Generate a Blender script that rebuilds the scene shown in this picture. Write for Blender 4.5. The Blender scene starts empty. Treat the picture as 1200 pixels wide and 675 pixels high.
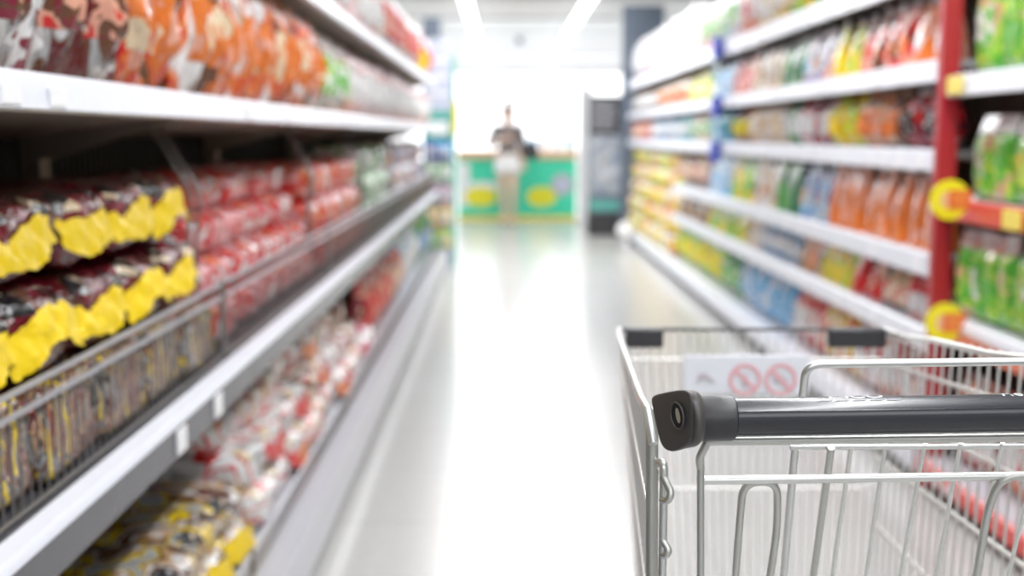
import bpy, math, random
from mathutils import Vector, Matrix, noise
R = math.radians
random.seed(7)
SC = bpy.context.scene
COL = SC.collection

# ------------------------------------------------------------------ camera
F = 1400.0
CAM = Vector((0, 0, 1.2))
PITCH, YAW = R(7.31), R(0.41)
cam_d = bpy.data.cameras.new('camera'); cam = bpy.data.objects.new('camera', cam_d); COL.objects.link(cam)
cam.location = CAM; cam.rotation_euler = (R(90) - PITCH, 0, -YAW)
cam_d.sensor_width = 36; cam_d.lens = F / 1200 * 36; cam_d.clip_start = .02; cam_d.clip_end = 200
cam_d.dof.use_dof = True; cam_d.dof.focus_distance = .97; cam_d.dof.aperture_fstop = 3.7
SC.camera = cam
CR = cam.rotation_euler.to_matrix()
def ray(px, py): return CR @ Vector(((px - 600) / F, -(py - 337.5) / F, -1))
def P(px, py, d):
    r = ray(px, py); return CAM + r * (d / r.y)
def ydist(px, X):                     # distance down the aisle of a line at side offset X
    r = ray(px, 158); return X * r.y / r.x

# ------------------------------------------------------------------ materials
def newmat(name):
    m = bpy.data.materials.new(name); m.use_nodes = True
    return m, m.node_tree, m.node_tree.nodes['Principled BSDF']
def plain(name, col, rough=.5, metal=0, bump=0, bscale=60, coat=0, spec=.5, emis=None, es=0, var=.06):
    m, t, b = newmat(name); N, L = t.nodes, t.links
    tc = N.new('ShaderNodeTexCoord'); nz = N.new('ShaderNodeTexNoise'); nz.inputs['Scale'].default_value = bscale
    L.new(tc.outputs['Object'], nz.inputs['Vector'])
    mx = N.new('ShaderNodeMix'); mx.data_type = 'RGBA'
    c = list(col)[:3]
    mx.inputs[6].default_value = [max(0, x * (1 - var)) for x in c] + [1]
    mx.inputs[7].default_value = [min(1, x * (1 + var)) for x in c] + [1]
    L.new(nz.outputs['Fac'], mx.inputs[0]); L.new(mx.outputs[2], b.inputs['Base Color'])
    b.inputs['Roughness'].default_value = rough; b.inputs['Metallic'].default_value = metal
    b.inputs['Coat Weight'].default_value = coat; b.inputs['Specular IOR Level'].default_value = spec
    if bump:
        bp = N.new('ShaderNodeBump'); bp.inputs['Strength'].default_value = bump; bp.inputs['Distance'].default_value = .002
        L.new(nz.outputs['Fac'], bp.inputs['Height']); L.new(bp.outputs[0], b.inputs['Normal'])
    if emis:
        b.inputs['Emission Color'].default_value = list(emis) + [1]; b.inputs['Emission Strength'].default_value = es
    return m
def film(name, stops, scale=14, rough=.2, bump=.6, bscale=38, stretch=(1, 1, 1), coat=.6, bstretch=(1, 1, 1), bdist=.006):
    """printed, crinkled packaging film"""
    m, t, b = newmat(name); N, L = t.nodes, t.links
    tc = N.new('ShaderNodeTexCoord'); oi = N.new('ShaderNodeObjectInfo')
    mp = N.new('ShaderNodeMapping'); mp.inputs['Scale'].default_value = stretch
    ad = N.new('ShaderNodeVectorMath'); ad.operation = 'MULTIPLY_ADD'
    cb = N.new('ShaderNodeCombineXYZ')
    for i in range(3): L.new(oi.outputs['Random'], cb.inputs[i])
    L.new(cb.outputs[0], ad.inputs[0]); ad.inputs[1].default_value = (3.1, 5.3, 7.7); L.new(tc.outputs['Object'], ad.inputs[2])
    L.new(ad.outputs[0], mp.inputs['Vector'])
    nz = N.new('ShaderNodeTexNoise'); nz.inputs['Scale'].default_value = scale; nz.inputs['Detail'].default_value = 2
    nz.inputs['Distortion'].default_value = .6
    L.new(mp.outputs[0], nz.inputs['Vector'])
    rp = N.new('ShaderNodeValToRGB'); e = rp.color_ramp; e.interpolation = 'CONSTANT'
    while len(e.elements) < len(stops): e.elements.new(.5)
    for k, (p, c) in enumerate(stops):
        e.elements[k].position = p; e.elements[k].color = tuple(c) + (1,)
    L.new(nz.outputs['Fac'], rp.inputs[0]); L.new(rp.outputs[0], b.inputs['Base Color'])
    b.inputs['Roughness'].default_value = rough; b.inputs['Coat Weight'].default_value = coat; b.inputs['Coat Roughness'].default_value = .08
    n2 = N.new('ShaderNodeTexNoise'); n2.inputs['Scale'].default_value = bscale; n2.inputs['Detail'].default_value = 1.5; n2.inputs['Distortion'].default_value = 1.2
    m2 = N.new('ShaderNodeMapping'); m2.inputs['Scale'].default_value = bstretch; L.new(ad.outputs[0], m2.inputs['Vector']); L.new(m2.outputs[0], n2.inputs['Vector'])
    bp = N.new('ShaderNodeBump'); bp.inputs['Strength'].default_value = bump; bp.inputs['Distance'].default_value = bdist
    L.new(n2.outputs['Fac'], bp.inputs['Height']); L.new(bp.outputs[0], b.inputs['Normal']); L.new(bp.outputs[0], b.inputs['Coat Normal'])
    return m

W = (.85, .85, .87)
M = {}
M['chrome'] = plain('chrome wire', (.78, .79, .77), .34, .85, var=.03)
M['palewire'] = plain('pale blurred wire', (.8, .79, .76), .4, .5, var=.03)
M['steel'] = plain('satin steel wire', (.6, .605, .57), .42, .85, var=.04)
M['black'] = plain('black plastic', (.028, .028, .032), .38, bump=.12, bscale=900)
M['capblack'] = plain('matt black plastic', (.06, .054, .053), .36, bump=.2, bscale=1200)
M['gloss'] = plain('glossy dark handle', (.022, .023, .03), .22, coat=.15, var=.03)
M['print'] = plain('pale grey print', (.55, .56, .58), .4)
M['dashprint'] = plain('grey dash print', (.2, .205, .22), .4)
M['shelfwhite'] = plain('white shelf enamel', (.74, .76, .83), .3)
M['shelfgrey'] = plain('grey shelf enamel', (.48, .48, .52), .3)
M['railgrey'] = plain('dark grey price rail', (.075, .075, .085), .25)
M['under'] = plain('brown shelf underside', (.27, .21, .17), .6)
M['back'] = plain('dark brown back panel', (.035, .028, .026), .6)
M['wiredark'] = plain('dark grey wire', (.2, .19, .18), .35, .6)
M['railwire'] = plain('grey rail wire', (.4, .4, .43), .3, .6)
M['redpost'] = plain('red enamel post', (.42, .015, .025), .35)
M['redrail'] = plain('red price rail', (.6, .06, .05), .35)
M['orangerail'] = plain('orange red price rail', (.72, .16, .07), .35)
M['tagwhite'] = plain('white price tag', (.9, .9, .92), .4)
M['tagyellow'] = plain('yellow price tag', (.9, .72, .12), .4)
M['signyellow'] = plain('yellow sign card', (.9, .78, .01), .4)
M['signred'] = plain('orange red sign card', (.78, .14, .03), .4)
M['blueclip'] = plain('blue clip', (.03, .06, .5), .4)
M['cardpale'] = plain('pale orange card', (.85, .5, .25), .5)
M['green'] = plain('bright green panel', (.05, .72, .43), .5)
M['beige'] = plain('beige counter top', (.75, .5, .3), .5)
M['yellow'] = plain('yellow oval', (.85, .8, .02), .5)
M['white'] = plain('white paint', (.85, .85, .86), .5)
M['ceiling'] = plain('ceiling white', (.8, .81, .83), .7)
M['beam'] = plain('ceiling beam grey', (.62, .63, .66), .7)
M['slate'] = plain('slate blue board', (.12, .15, .2), .5)
M['lavender'] = plain('pale lavender panel', (.55, .58, .72), .5)
M['teal'] = plain('teal panel', (.1, .42, .36), .5)
M['greenedge'] = plain('green edge strip', (.1, .5, .35), .5)
M['skin'] = plain('skin', (.72, .48, .36), .5)
M['hair'] = plain('dark brown hair', (.06, .045, .04), .5, bump=.5, bscale=90)
M['top'] = plain('grey brown knit', (.2, .17, .165), .8, bump=.5, bscale=120)
M['shorts'] = plain('white cotton', (.85, .85, .85), .8)
M['bag'] = plain('black leather', (.03, .03, .035), .4)
M['eye'] = plain('dark eye', (.02, .02, .02), .3)
M['lips'] = plain('lips', (.5, .17, .15), .5)
M['rubber'] = plain('grey rubber', (.12, .12, .13), .6)
M['hole'] = plain('dark recess', (.005, .005, .005), .8)
M['pinkred'] = plain('faded red ring print', (.8, .42, .45), .5)
M['greyprint'] = plain('grey figure print', (.55, .5, .54), .5)
M['signboard'] = plain('white notice plastic', (.8, .82, .88), .35)
def emat(name, col, s):
    m = bpy.data.materials.new(name); m.use_nodes = True; t = m.node_tree; t.nodes.clear()
    e = t.nodes.new('ShaderNodeEmission'); o = t.nodes.new('ShaderNodeOutputMaterial')
    e.inputs[0].default_value = tuple(col) + (1,); e.inputs[1].default_value = s; t.links.new(e.outputs[0], o.inputs[0]); return m
M['lamp'] = emat('lamp diffuser', (.96, .98, 1), 9)
M['panel'] = emat('panel diffuser', (.97, .98, 1), 6)
M['daylight'] = emat('daylight glass', (.97, .98, 1), 2.6)

def floor_mat():
    m, t, b = newmat('polished pale floor tiles'); N, L = t.nodes, t.links
    tc = N.new('ShaderNodeTexCoord'); br = N.new('ShaderNodeTexBrick')
    br.offset = 0; br.inputs['Scale'].default_value = 1; br.inputs['Brick Width'].default_value = .6; br.inputs['Row Height'].default_value = .6
    br.inputs['Mortar Size'].default_value = .003
    br.inputs['Color1'].default_value = (.52, .515, .5, 1); br.inputs['Color2'].default_value = (.54, .535, .52, 1); br.inputs['Mortar'].default_value = (.4, .4, .4, 1)
    L.new(tc.outputs['Object'], br.inputs['Vector'])
    nz = N.new('ShaderNodeTexNoise'); nz.inputs['Scale'].default_value = 45; nz.inputs['Detail'].default_value = 4
    L.new(tc.outputs['Object'], nz.inputs['Vector'])
    mx = N.new('ShaderNodeMix'); mx.data_type = 'RGBA'; mx.blend_type = 'MULTIPLY'; mx.inputs[0].default_value = .25
    L.new(br.outputs['Color'], mx.inputs[6]); L.new(nz.outputs['Fac'], mx.inputs[7]); L.new(mx.outputs[2], b.inputs['Base Color'])
    b.inputs['Roughness'].default_value = .2; b.inputs['Specular IOR Level'].default_value = .42
    return m
M['floor'] = floor_mat()

# packaging
C = dict(dkred=(.12, .008, .012), brown=(.13, .045, .02), black=(.012, .012, .014), white=(.8, .8, .8), yellow=(.86, .6, .006), red=(.62, .02, .02),
         orange=(.72, .17, .025), green=(.09, .44, .03), pink=(.8, .35, .38), cream=(.75, .6, .4), blue=(.05, .35, .7), navy=(.04, .06, .3), teal=(.03, .35, .38),
         grey=(.4, .41, .42), lime=(.42, .68, .06), ltblue=(.28, .55, .8), maroon=(.22, .01, .03), salmon=(.75, .35, .25), tan=(.6, .38, .2), dkgreen=(.008, .14, .05), purple=(.22, .15, .4), magenta=(.75, .05, .25))
def fm(name, *cols, scale=14, **k):
    n = len(cols); stops = []
    lo, hi = .36, .64
    for i, c in enumerate(cols): stops.append((0 if i == 0 else lo + (hi - lo) * i / n, C[c]))
    M[name] = film(name + ' film', stops, scale, **k)
fm('noodle', 'dkred', 'maroon', 'dkred', 'brown', scale=9, rough=.1, bump=1, bdist=.011)
fm('redflap', 'red', 'orange', scale=3, rough=.35, bump=.5)
fm('noodleprint', 'black', 'black', 'black', 'cream', scale=16, bdist=.01)
fm('noodle0', 'brown', 'maroon', 'tan', 'black', 'grey', 'brown', 'yellow', scale=30, stretch=(1.8, 1, .3))
fm('band', 'yellow', 'yellow', scale=4, rough=.42, bump=.7, coat=.05)
fm('chipbrown', 'dkred', 'brown', 'grey', 'white', 'maroon', 'dkred', scale=9, stretch=(1.4, 1, .55), bump=1.4, rough=.1, bstretch=(1.2, 1, .3), bdist=.012)
fm('chiporange', 'brown', 'orange', 'red', 'orange', 'salmon', 'white', scale=9, stretch=(1.4, 1, .5), bump=1.4, rough=.1, bstretch=(1.2, 1, .3), bdist=.012)
fm('chiplabel', 'salmon', 'orange', 'orange', 'cream', scale=9, bump=1.2, rough=.12, bstretch=(1.2, 1, .3), bdist=.012)
fm('chipclear', 'grey', 'white', 'dkgreen', 'salmon', 'white', scale=18, bump=1, rough=.1, bstretch=(1.2, 1, .3), bdist=.012)
fm('chipgreen', 'cream', 'white', 'lime', 'grey', scale=14, bump=1, rough=.1, bstretch=(1.2, 1, .3), bdist=.012)
fm('chippink', 'salmon', 'white', 'pink', 'grey', 'white', scale=18, bump=1, rough=.15, bstretch=(1.2, 1, .3), bdist=.012)
fm('redwhite', 'red', 'pink', 'red', 'white', 'red', scale=7, bump=1, rough=.12, bdist=.01)
fm('redorange', 'red', 'red', 'orange', 'pink', scale=16)
fm('greenwhite', 'green', 'white', 'white', 'dkgreen', scale=10)
fm('navypurple', 'navy', 'purple', 'white', 'orange', scale=14)
fm('creamred', 'brown', 'cream', 'white', 'red', 'cream', scale=9, bump=.9)
fm('whitered', 'grey', 'white', 'white', 'red', 'white', 'white', scale=8, bump=.9)
fm('brownwhite', 'brown', 'white', 'tan', 'brown', 'yellow', 'grey', scale=11, bump=.9)
fm('magenta', 'magenta', 'pink', 'white', scale=12)
fm('brownred', 'maroon', 'brown', 'salmon', 'red', scale=12)
fm('bluetop', 'blue', 'navy', scale=8)
fm('bluewhite', 'white', 'ltblue', 'white', 'grey', scale=10)
for nm, cols in dict(orange=('orange', 'orange', 'salmon', 'orange'), brick=('brown', 'red', 'salmon'), yellowp=('yellow', 'yellow', 'lime', 'yellow'),
                     lilac=('grey', 'purple', 'white', 'salmon'), greenp=('dkgreen', 'dkgreen', 'green', 'dkgreen'), beigep=('cream', 'tan', 'white', 'cream'),
                     redp=('red', 'red', 'salmon'), skyp=('ltblue', 'white', 'blue', 'ltblue'), maroonp=('maroon', 'maroon', 'red', 'white'),
                     tealp=('teal', 'teal', 'ltblue'), orangebrown=('brown', 'tan', 'orange'), limep=('lime', 'green', 'yellow'), brownp=('brown', 'brown', 'tan'),
                     navyp=('navy', 'ltblue', 'grey'), blackp=('black', 'black', 'tan'), bluep=('blue', 'ltblue', 'blue', 'white'), greenyellow=('green', 'lime', 'yellow', 'green'),
                     whitep=('white', 'grey', 'white', 'cream', 'ltblue', 'pink'), palemix=('white', 'cream', 'yellow', 'pink', 'green'), yellowwhite=('yellow', 'white', 'yellow', 'orange'),
                     greenpack=('green', 'green', 'lime', 'green', 'lime', 'tan'), greygreen=('grey', 'grey', 'teal', 'grey'), redmix=('red', 'white', 'orange', 'maroon')).items():
    fm(nm, *cols, scale=7, rough=.13, bump=.7, bscale=22, bdist=.008)
M['labelwhite'] = film('white printed label', [(0, C['white']), (.52, C['grey']), (.6, C['white'])], 40, bump=.1)
M['labelcream'] = film('cream printed label', [(0, (.8, .7, .5)), (.5, C['red']), (.58, (.85, .8, .7))], 30, bump=.1)
M['labelgreen'] = film('green printed label', [(0, C['green']), (.5, C['white']), (.6, C['lime'])], 25, bump=.1)
M['labeldark'] = film('dark printed label', [(0, C['black']), (.5, C['white']), (.56, C['maroon'])], 25, bump=.1)
M['capw'] = plain('white cap', (.8, .8, .8), .35)
M['capr'] = plain('red cap', (.5, .03, .03), .35)

# ------------------------------------------------------------------ mesh tools
class MB:
    def __init__(s): s.v = []; s.f = []
    def add(s, vs, fs):
        n = len(s.v); s.v += [tuple(v) for v in vs]; s.f += [tuple(i + n for i in f) for f in fs]; return s
    def box(s, x0, x1, y0, y1, z0, z1):
        vs = [(x, y, z) for z in (z0, z1) for y in (y0, y1) for x in (x0, x1)]
        return s.add(vs, [(0, 2, 3, 1), (4, 5, 7, 6), (0, 1, 5, 4), (2, 6, 7, 3), (0, 4, 6, 2), (1, 3, 7, 5)])
    def tube(s, pts, r, n=8, closed=False, caps=True):
        pts = [Vector(p) for p in pts]; m = len(pts); rings = []; prev = None
        for i, p in enumerate(pts):
            if closed: t = (pts[(i + 1) % m] - pts[i - 1])
            else: t = pts[min(i + 1, m - 1)] - pts[max(i - 1, 0)]
            t.normalize()
            if prev is None:
                up = Vector((0, 0, 1)) if abs(t.z) < .9 else Vector((1, 0, 0))
                a = t.cross(up).normalized()
            else: a = (prev - t * prev.dot(t)).normalized()
            b = t.cross(a); prev = a
            rr = r[i] if isinstance(r, (list, tuple)) else r
            rings.append([p + a * (rr * math.cos(2 * math.pi * k / n)) + b * (rr * math.sin(2 * math.pi * k / n)) for k in range(n)])
        vs = [v for g in rings for v in g]; fs = []
        for i in range(m if closed else m - 1):
            j = (i + 1) % m
            for k in range(n): k2 = (k + 1) % n; fs.append((i * n + k, i * n + k2, j * n + k2, j * n + k))
        if caps and not closed:
            fs.append(tuple(range(n - 1, -1, -1))); fs.append(tuple((m - 1) * n + k for k in range(n)))
        return s.add(vs, fs)
    def lathe(s, prof, n=20, c=(0, 0, 0), axis='z'):
        vs = []; m = len(prof)
        for r, z in prof:
            for k in range(n):
                a = 2 * math.pi * k / n; q = (r * math.cos(a), r * math.sin(a), z)
                if axis == 'x': q = (z, q[0], q[1])
                if axis == 'y': q = (q[0], z, q[1])
                vs.append((q[0] + c[0], q[1] + c[1], q[2] + c[2]))
        fs = [(i * n + k, i * n + (k + 1) % n, (i + 1) * n + (k + 1) % n, (i + 1) * n + k) for i in range(m - 1) for k in range(n)]
        fs += [tuple(range(n - 1, -1, -1)), tuple((m - 1) * n + k for k in range(n))]
        return s.add(vs, fs)
    def prism(s, poly, lo, hi, axis='y'):
        n = len(poly); vs = []
        for h in (lo, hi):
            for a, b in poly:
                vs.append((a, h, b) if axis == 'y' else (h, a, b) if axis == 'x' else (a, b, h))
        fs = [(k, (k + 1) % n, n + (k + 1) % n, n + k) for k in range(n)] + [tuple(range(n - 1, -1, -1)), tuple(range(n, 2 * n))]
        return s.add(vs, fs)
    def grid(s, fn, nu, nv, wrap=False):
        vs = [fn(i / nu, j / nv) for j in range(nv + 1) for i in range(nu + 1)]
        fs = [(j * (nu + 1) + i, j * (nu + 1) + i + 1, (j + 1) * (nu + 1) + i + 1, (j + 1) * (nu + 1) + i) for j in range(nv) for i in range(nu)]
        return s.add(vs, fs)
    def mesh(s, name, m, smooth=True, ang=40):
        me = bpy.data.meshes.new(name); me.from_pydata(s.v, [], s.f); me.update()
        import bmesh
        bm = bmesh.new(); bm.from_mesh(me); bmesh.ops.remove_doubles(bm, verts=bm.verts, dist=1e-6)
        bmesh.ops.recalc_face_normals(bm, faces=bm.faces)
        if smooth:
            for f in bm.faces: f.smooth = True
            for e in bm.edges:
                if len(e.link_faces) == 2 and e.calc_face_angle(0) > R(ang): e.smooth = False
        bm.to_mesh(me); bm.free(); me.materials.append(m); return me
    def obj(s, name, m, parent=None, smooth=True, ang=40, bevel=0):
        o = bpy.data.objects.new(name, s.mesh(name, m, smooth, ang)); COL.objects.link(o)
        if parent: o.parent = parent
        if bevel:
            md = o.modifiers.new('bevel', 'BEVEL'); md.width = bevel; md.segments = 2; md.limit_method = 'ANGLE'
        return o
LABELS = {}
def tag(o, label, cat, group=None, kind=None):
    if LABELS.get(label) and not group: print('DUP LABEL', label)
    n = len(label.replace(',', '').split())
    if not 4 <= n <= 16: print('LABEL LEN', n, label)
    LABELS[label] = 1
    o['label'] = label; o['category'] = cat
    if group: o['group'] = group
    if kind: o['kind'] = kind
    return o
def thing(name, loc=(0, 0, 0), rz=0):
    o = bpy.data.objects.new(name, None); COL.objects.link(o); o.empty_display_size = .05
    o.location = loc; o.rotation_euler = (0, 0, rz); return o
def struct(o): o['kind'] = 'structure'; return o
def copy_tree(src, parent=None):
    c = src.copy(); COL.objects.link(c)
    if parent: c.parent = parent
    for ch in KIDS.get(src, []): 
        k = copy_tree(ch, c)
    return c
KIDS = {}
def reg(root):
    for o in list(bpy.data.objects):
        if o.parent == root: KIDS.setdefault(root, []).append(o); reg(o)
def fillet(pts, r, n=5):
    pts = [Vector(p) for p in pts]; out = [pts[0]]
    for i in range(1, len(pts) - 1):
        a, b, c = pts[i - 1], pts[i], pts[i + 1]
        rr = min(r, (a - b).length * .48, (c - b).length * .48)
        p, q = b + (a - b).normalized() * rr, b + (c - b).normalized() * rr
        for k in range(n + 1):
            t = k / n; out.append(p * (1 - t) ** 2 + b * 2 * t * (1 - t) + q * t * t)
    out.append(pts[-1]); return out

# ------------------------------------------------------------------ room
Y0, Y1, XL, XR, HC = -3.0, 30.0, -7.0, 8.0, 2.95
struct(MB().box(XL, XR, Y0, Y1, -.1, 0).obj('floor', M['floor'], smooth=False))
struct(MB().box(XL, XR, Y0, Y1, HC, HC + .1).obj('ceiling', M['ceiling'], smooth=False))
struct(MB().box(XL - .1, XL, Y0, Y1, 0, HC).obj('wall_left', M['white'], smooth=False))
struct(MB().box(XR, XR + .1, Y0, Y1, 0, HC).obj('wall_right', M['white'], smooth=False))
struct(MB().box(XL, XR, Y0 - .1, Y0, 0, HC).obj('wall_back', M['white'], smooth=False))
fw = MB(); fw.box(XL, -3, Y1, Y1 + .1, 0, HC); fw.box(3.5, XR, Y1, Y1 + .1, 0, HC); fw.box(-3, 3.5, Y1, Y1 + .1, 0, .5); fw.box(-3, 3.5, Y1, Y1 + .1, 2.75, HC)
struct(fw.obj('wall_front', M['white'], smooth=False))
wn = struct(MB().box(-3, 3.5, Y1 + .04, Y1 + .06, .5, 2.75).obj('window_1', M['daylight'], smooth=False))
wf = MB()
for x in (-3, -1.4, .25, 1.9, 3.44): wf.box(x, x + .06, Y1, Y1 + .06, .5, 2.75)
for z in (.5, 2.69): wf.box(-3, 3.5, Y1, Y1 + .06, z, z + .06)
wf.obj('window_frame', M['white'], wn, smooth=False)
bb = MB()
for y in (15.5, 18.2, 20.9, 23.6, 26.3): bb.box(XL, XR, y, y + .12, HC - .035, HC)
struct(bb.obj('trim_1', M['beam'], smooth=False))
# ceiling fixtures, then added fill lamps
def strip(x, y0, y1, label):
    t = thing('ceiling_strip_light', (x, (y0 + y1) / 2, HC - .08)); h = (y1 - y0) / 2
    MB().box(-.075, .075, -h, h, .03, .045).box(-.03, .03, -h, h, .045, .08).obj('housing', M['white'], t, smooth=False)
    MB().prism([(-.06, .03), (-.05, 0), (.05, 0), (.06, .03)], -h + .02, h - .02).obj('diffuser', M['lamp'], t, smooth=False)
    tag(t, label, 'ceiling light')
strip(-.48, 8.2, 29.5, 'long glowing ceiling strip light above the left side of the aisle')
strip(1.09, 8.2, 29.5, 'long glowing ceiling strip light above the right side of the aisle')
t = thing('ceiling_light_panel', (.235, 10.6, HC - .06))
MB().box(-.72, .72, -2.6, 2.6, .02, .06).obj('frame', M['white'], t, smooth=False)
MB().box(-.69, .69, -2.57, 2.57, 0, .02).obj('diffuser', M['panel'], t, smooth=False)
tag(t, 'wide bright ceiling light panel between the two strip lights', 'ceiling light')
cd = thing('ceiling_camera', (.3, 22, HC)); 
MB().lathe([(.09, -.03), (.09, 0)], 20).obj('base_plate', M['shelfgrey'], cd)
MB().lathe([(.005, -.12), (.04, -.11), (.065, -.08), (.07, -.03)], 20).obj('dome', M['slate'], cd)
tag(cd, 'small grey dome hanging from the ceiling between the strip lights', 'camera')
def area(name, loc, sx, sy, e, rot=(0, 0, 0), col=(.97, .98, 1)):
    l = bpy.data.lights.new(name, 'AREA'); l.shape = 'RECTANGLE'; l.size = sx; l.size_y = sy; l.energy = e; l.color = col
    o = bpy.data.objects.new(name, l); COL.objects.link(o); o.location = loc; o.rotation_euler = rot; return o
area('aisle_fill', (-.1, 2.2, 2.9), .14, 6, 40)  # unseen lamp added above the near aisle, narrow for sharp glints
area('aisle_fill', (.95, 2.2, 2.9), .14, 6, 110)  # unseen lamp added to brighten the left shelf fronts
area('hall_fill', (.3, 23, 2.85), 10, 10, 800)  # broad fill added to brighten the far end, no fixture there
area('aisle_fill', (.3, 9.5, 2.84), 1.9, 11, 85)  # soft fill added along the aisle, not one of the fixtures
strip(-3.0, 12, 29.5, 'long glowing ceiling strip beyond the left shelving, added to light the hall')  # extra strip added to light the far hall
strip(4.0, 12, 29.5, 'long glowing ceiling strip beyond the right shelving, added to light the hall')  # its counterpart on the right, also added for hall light
area('camera_side_fill', (.3, -2.4, 2.6), 5, 1.2, 60, (R(60), 0, 0))  # fill added behind the camera to light along the aisle
wd = bpy.data.worlds.new('world'); SC.world = wd; wd.use_nodes = True
wd.node_tree.nodes['Background'].inputs[0].default_value = (.9, .93, 1, 1); wd.node_tree.nodes['Background'].inputs[1].default_value = .6

# ------------------------------------------------------------------ shelving
# bays run down the aisle; x measured from the aisle side, mirrored by sgn
def bay(sgn, y0, y1, shelves, backx, top, label, backmat, postmat):
    t = thing('shelving_bay', (sgn * backx, (y0 + y1) / 2, 0)); cx = sgn * backx; cy = (y0 + y1) / 2
    a, b = y0 - cy, y1 - cy
    X = lambda x: sgn * x - cx
    def BX(mb, xa, xb, ya, yb, za, zb): mb.box(min(X(xa), X(xb)), max(X(xa), X(xb)), ya, yb, za, zb); return mb
    bp = BX(MB(), backx, backx + .03, a, b, .02, top)
    for k in range(int((b - a) / .04)): BX(bp, backx - .008, backx, a + k * .04, a + k * .04 + .006, .1, top)
    bp.obj('back_panel', backmat, t, smooth=False)
    for yy in (a + .001, b - .031):
        BX(MB(), backx - .04, backx, yy, yy + .03, 0, top).obj('upright', postmat, t, smooth=False)
    for sh in shelves:
        z, fx, th, kind = sh[:4]
        if kind == 'base':
            d = BX(MB(), fx + .07, backx, a + .002, b - .002, z - .03, z)
            so = d.obj('base_shelf', M['shelfgrey'], t, smooth=False)
            pr = MB().prism([(X(fx + .075), z - .005), (X(fx + .065), z + .004), (X(fx + .01), z + .002), (X(fx), z - .012), (X(fx), .06), (X(fx + .012), .05), (X(fx + .07), .05)], a + .002, b - .002)
            pr.obj('front_rail', sh[4], so, smooth=True)
            BX(MB(), fx + .09, fx + .12, a + .002, b - .002, 0, z - .03).obj('kick_plate', M['under'], t, smooth=False)
        elif kind == 'tray':
            d = BX(MB(), fx + .04, backx, a + .002, b - .002, z - .025, z - .002)
            so = d.obj('tray_shelf', M['railgrey'], t, smooth=False)
            MB().prism([(X(fx + .05), z), (X(fx + .04), z + .008), (X(fx + .01), z + .006), (X(fx + .002), z - .006), (X(fx + .002), z - .02), (X(fx + .05), z - .02)], a + .002, b - .002).obj('front_edge', M['shelfwhite'], so)
            MB().prism([(X(fx), z - .007), (X(fx), z - .06), (X(fx + .01), z - .065), (X(fx + .02), z - .06), (X(fx + .02), z - .02)], a + .002, b - .002).obj('price_rail', M['railgrey'], so)
        else:
            zb = z - .022 - (.06 if sgn < 0 else 0)
            d = MB().prism([(X(fx + .012), z), (X(fx + .012), z - .022), (X(backx), zb), (X(backx), z)], a + .002, b - .002)
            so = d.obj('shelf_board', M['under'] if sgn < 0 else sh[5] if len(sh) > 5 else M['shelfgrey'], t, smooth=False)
            MB().prism([(X(fx + .02), z + .001), (X(fx + .008), z + .006), (X(fx), z), (X(fx - .006), z - th), (X(fx + .004), z - th - .004), (X(fx + .02), z - th)], a + .002, b - .002).obj('price_rail', sh[4], so)
            for q in (a + .02, b - .04):
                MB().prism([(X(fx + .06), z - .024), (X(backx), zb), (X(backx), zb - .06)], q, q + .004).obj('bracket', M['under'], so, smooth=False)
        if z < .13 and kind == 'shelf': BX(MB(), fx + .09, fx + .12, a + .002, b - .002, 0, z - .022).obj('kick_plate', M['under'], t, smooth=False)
        # small price tags on the rail
        if kind != 'base':
            rn = random.Random(int(z * 100 + y0 * 37)); y = a + .12
            while y < b - .12:
                fxx = fx if kind == 'tray' else fx - .004
                if (rn.random() < .5 if kind != 'tray' else (2.3 < y + cy < 2.75 or rn.random() < .08)): BX(MB(), fxx - .004, fxx - .001, y, y + .06, z - th + .004 if kind != 'tray' else z - .055, z - .012).obj('price_tag', M['tagwhite'], so, smooth=False)
                y += .11 + rn.random() * .2
    tag(t, label, 'shelving')
    return t
ordn = ['nearest', 'second', 'third', 'fourth', 'fifth', 'sixth', 'seventh', 'eighth', 'ninth', 'tenth', 'eleventh', 'twelfth', 'thirteenth', 'fourteenth', 'fifteenth', 'sixteenth', 'seventeenth', 'eighteenth', 'nineteenth', 'twentieth'] + ['%dth' % k for k in range(21, 60)]
LB = [-.5, 1.1, 2.68, 4.3, 5.9, 7.5, 9.1, 10.6]
for i in range(len(LB) - 1):
    bay(-1, LB[i], LB[i + 1], [(1.66, .6, .045, 'shelf', M['shelfwhite']), (1.275, .6, .042, 'shelf', M['shelfwhite']), (.70, .57, .06, 'tray'), (.17, .505, 0, 'base', M['shelfgrey'])],
        1.06, 2.15, '%s bay of the dark-backed shelving along the left side of the aisle' % ordn[i], M['back'], M['under'])
RS = [(1.80, 1.45, .085, 'shelf', M['shelfwhite']), (1.445, 1.45, .066, 'shelf', M['shelfwhite']), (1.145, 1.45, .066, 'shelf', M['shelfwhite']),
      (.79, 1.45, .07, 'shelf', M['shelfwhite']), (.53, 1.45, .066, 'shelf', M['shelfwhite']), (.15, 1.4, 0, 'base', M['shelfwhite'])]
RB = [3.99, 5.24, 6.49, 7.74, 8.99, 10.24, 11.49, 12.74, 14.0]
for i in range(8):
    sh = RS if RB[i] < 10 else [s for s in RS if s[0] not in (.79, .53)]
    bay(1, RB[i], RB[i + 1], sh, 1.9, 2.4, '%s bay beyond the red post in the white shelving on the right' % ordn[i], M['under'], M['shelfgrey'])
bay(1, 2.3, 3.93, [(1.385, 1.45, .06, 'shelf', M['shelfwhite']), (.99, 1.45, .06, 'shelf', M['redrail']), (.61, 1.45, .03, 'shelf', M['shelfwhite']), (.12, 1.40, .045, 'shelf', M['redrail'])],
    1.9, 2.4, 'shelving bay with red price rails on the near side of the red post', M['back'], M['under'])
o = MB().box(1.437, 1.443, 2.35, 3.9, .535, .575).obj('price_strip', M['orangerail'], smooth=False)
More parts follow.
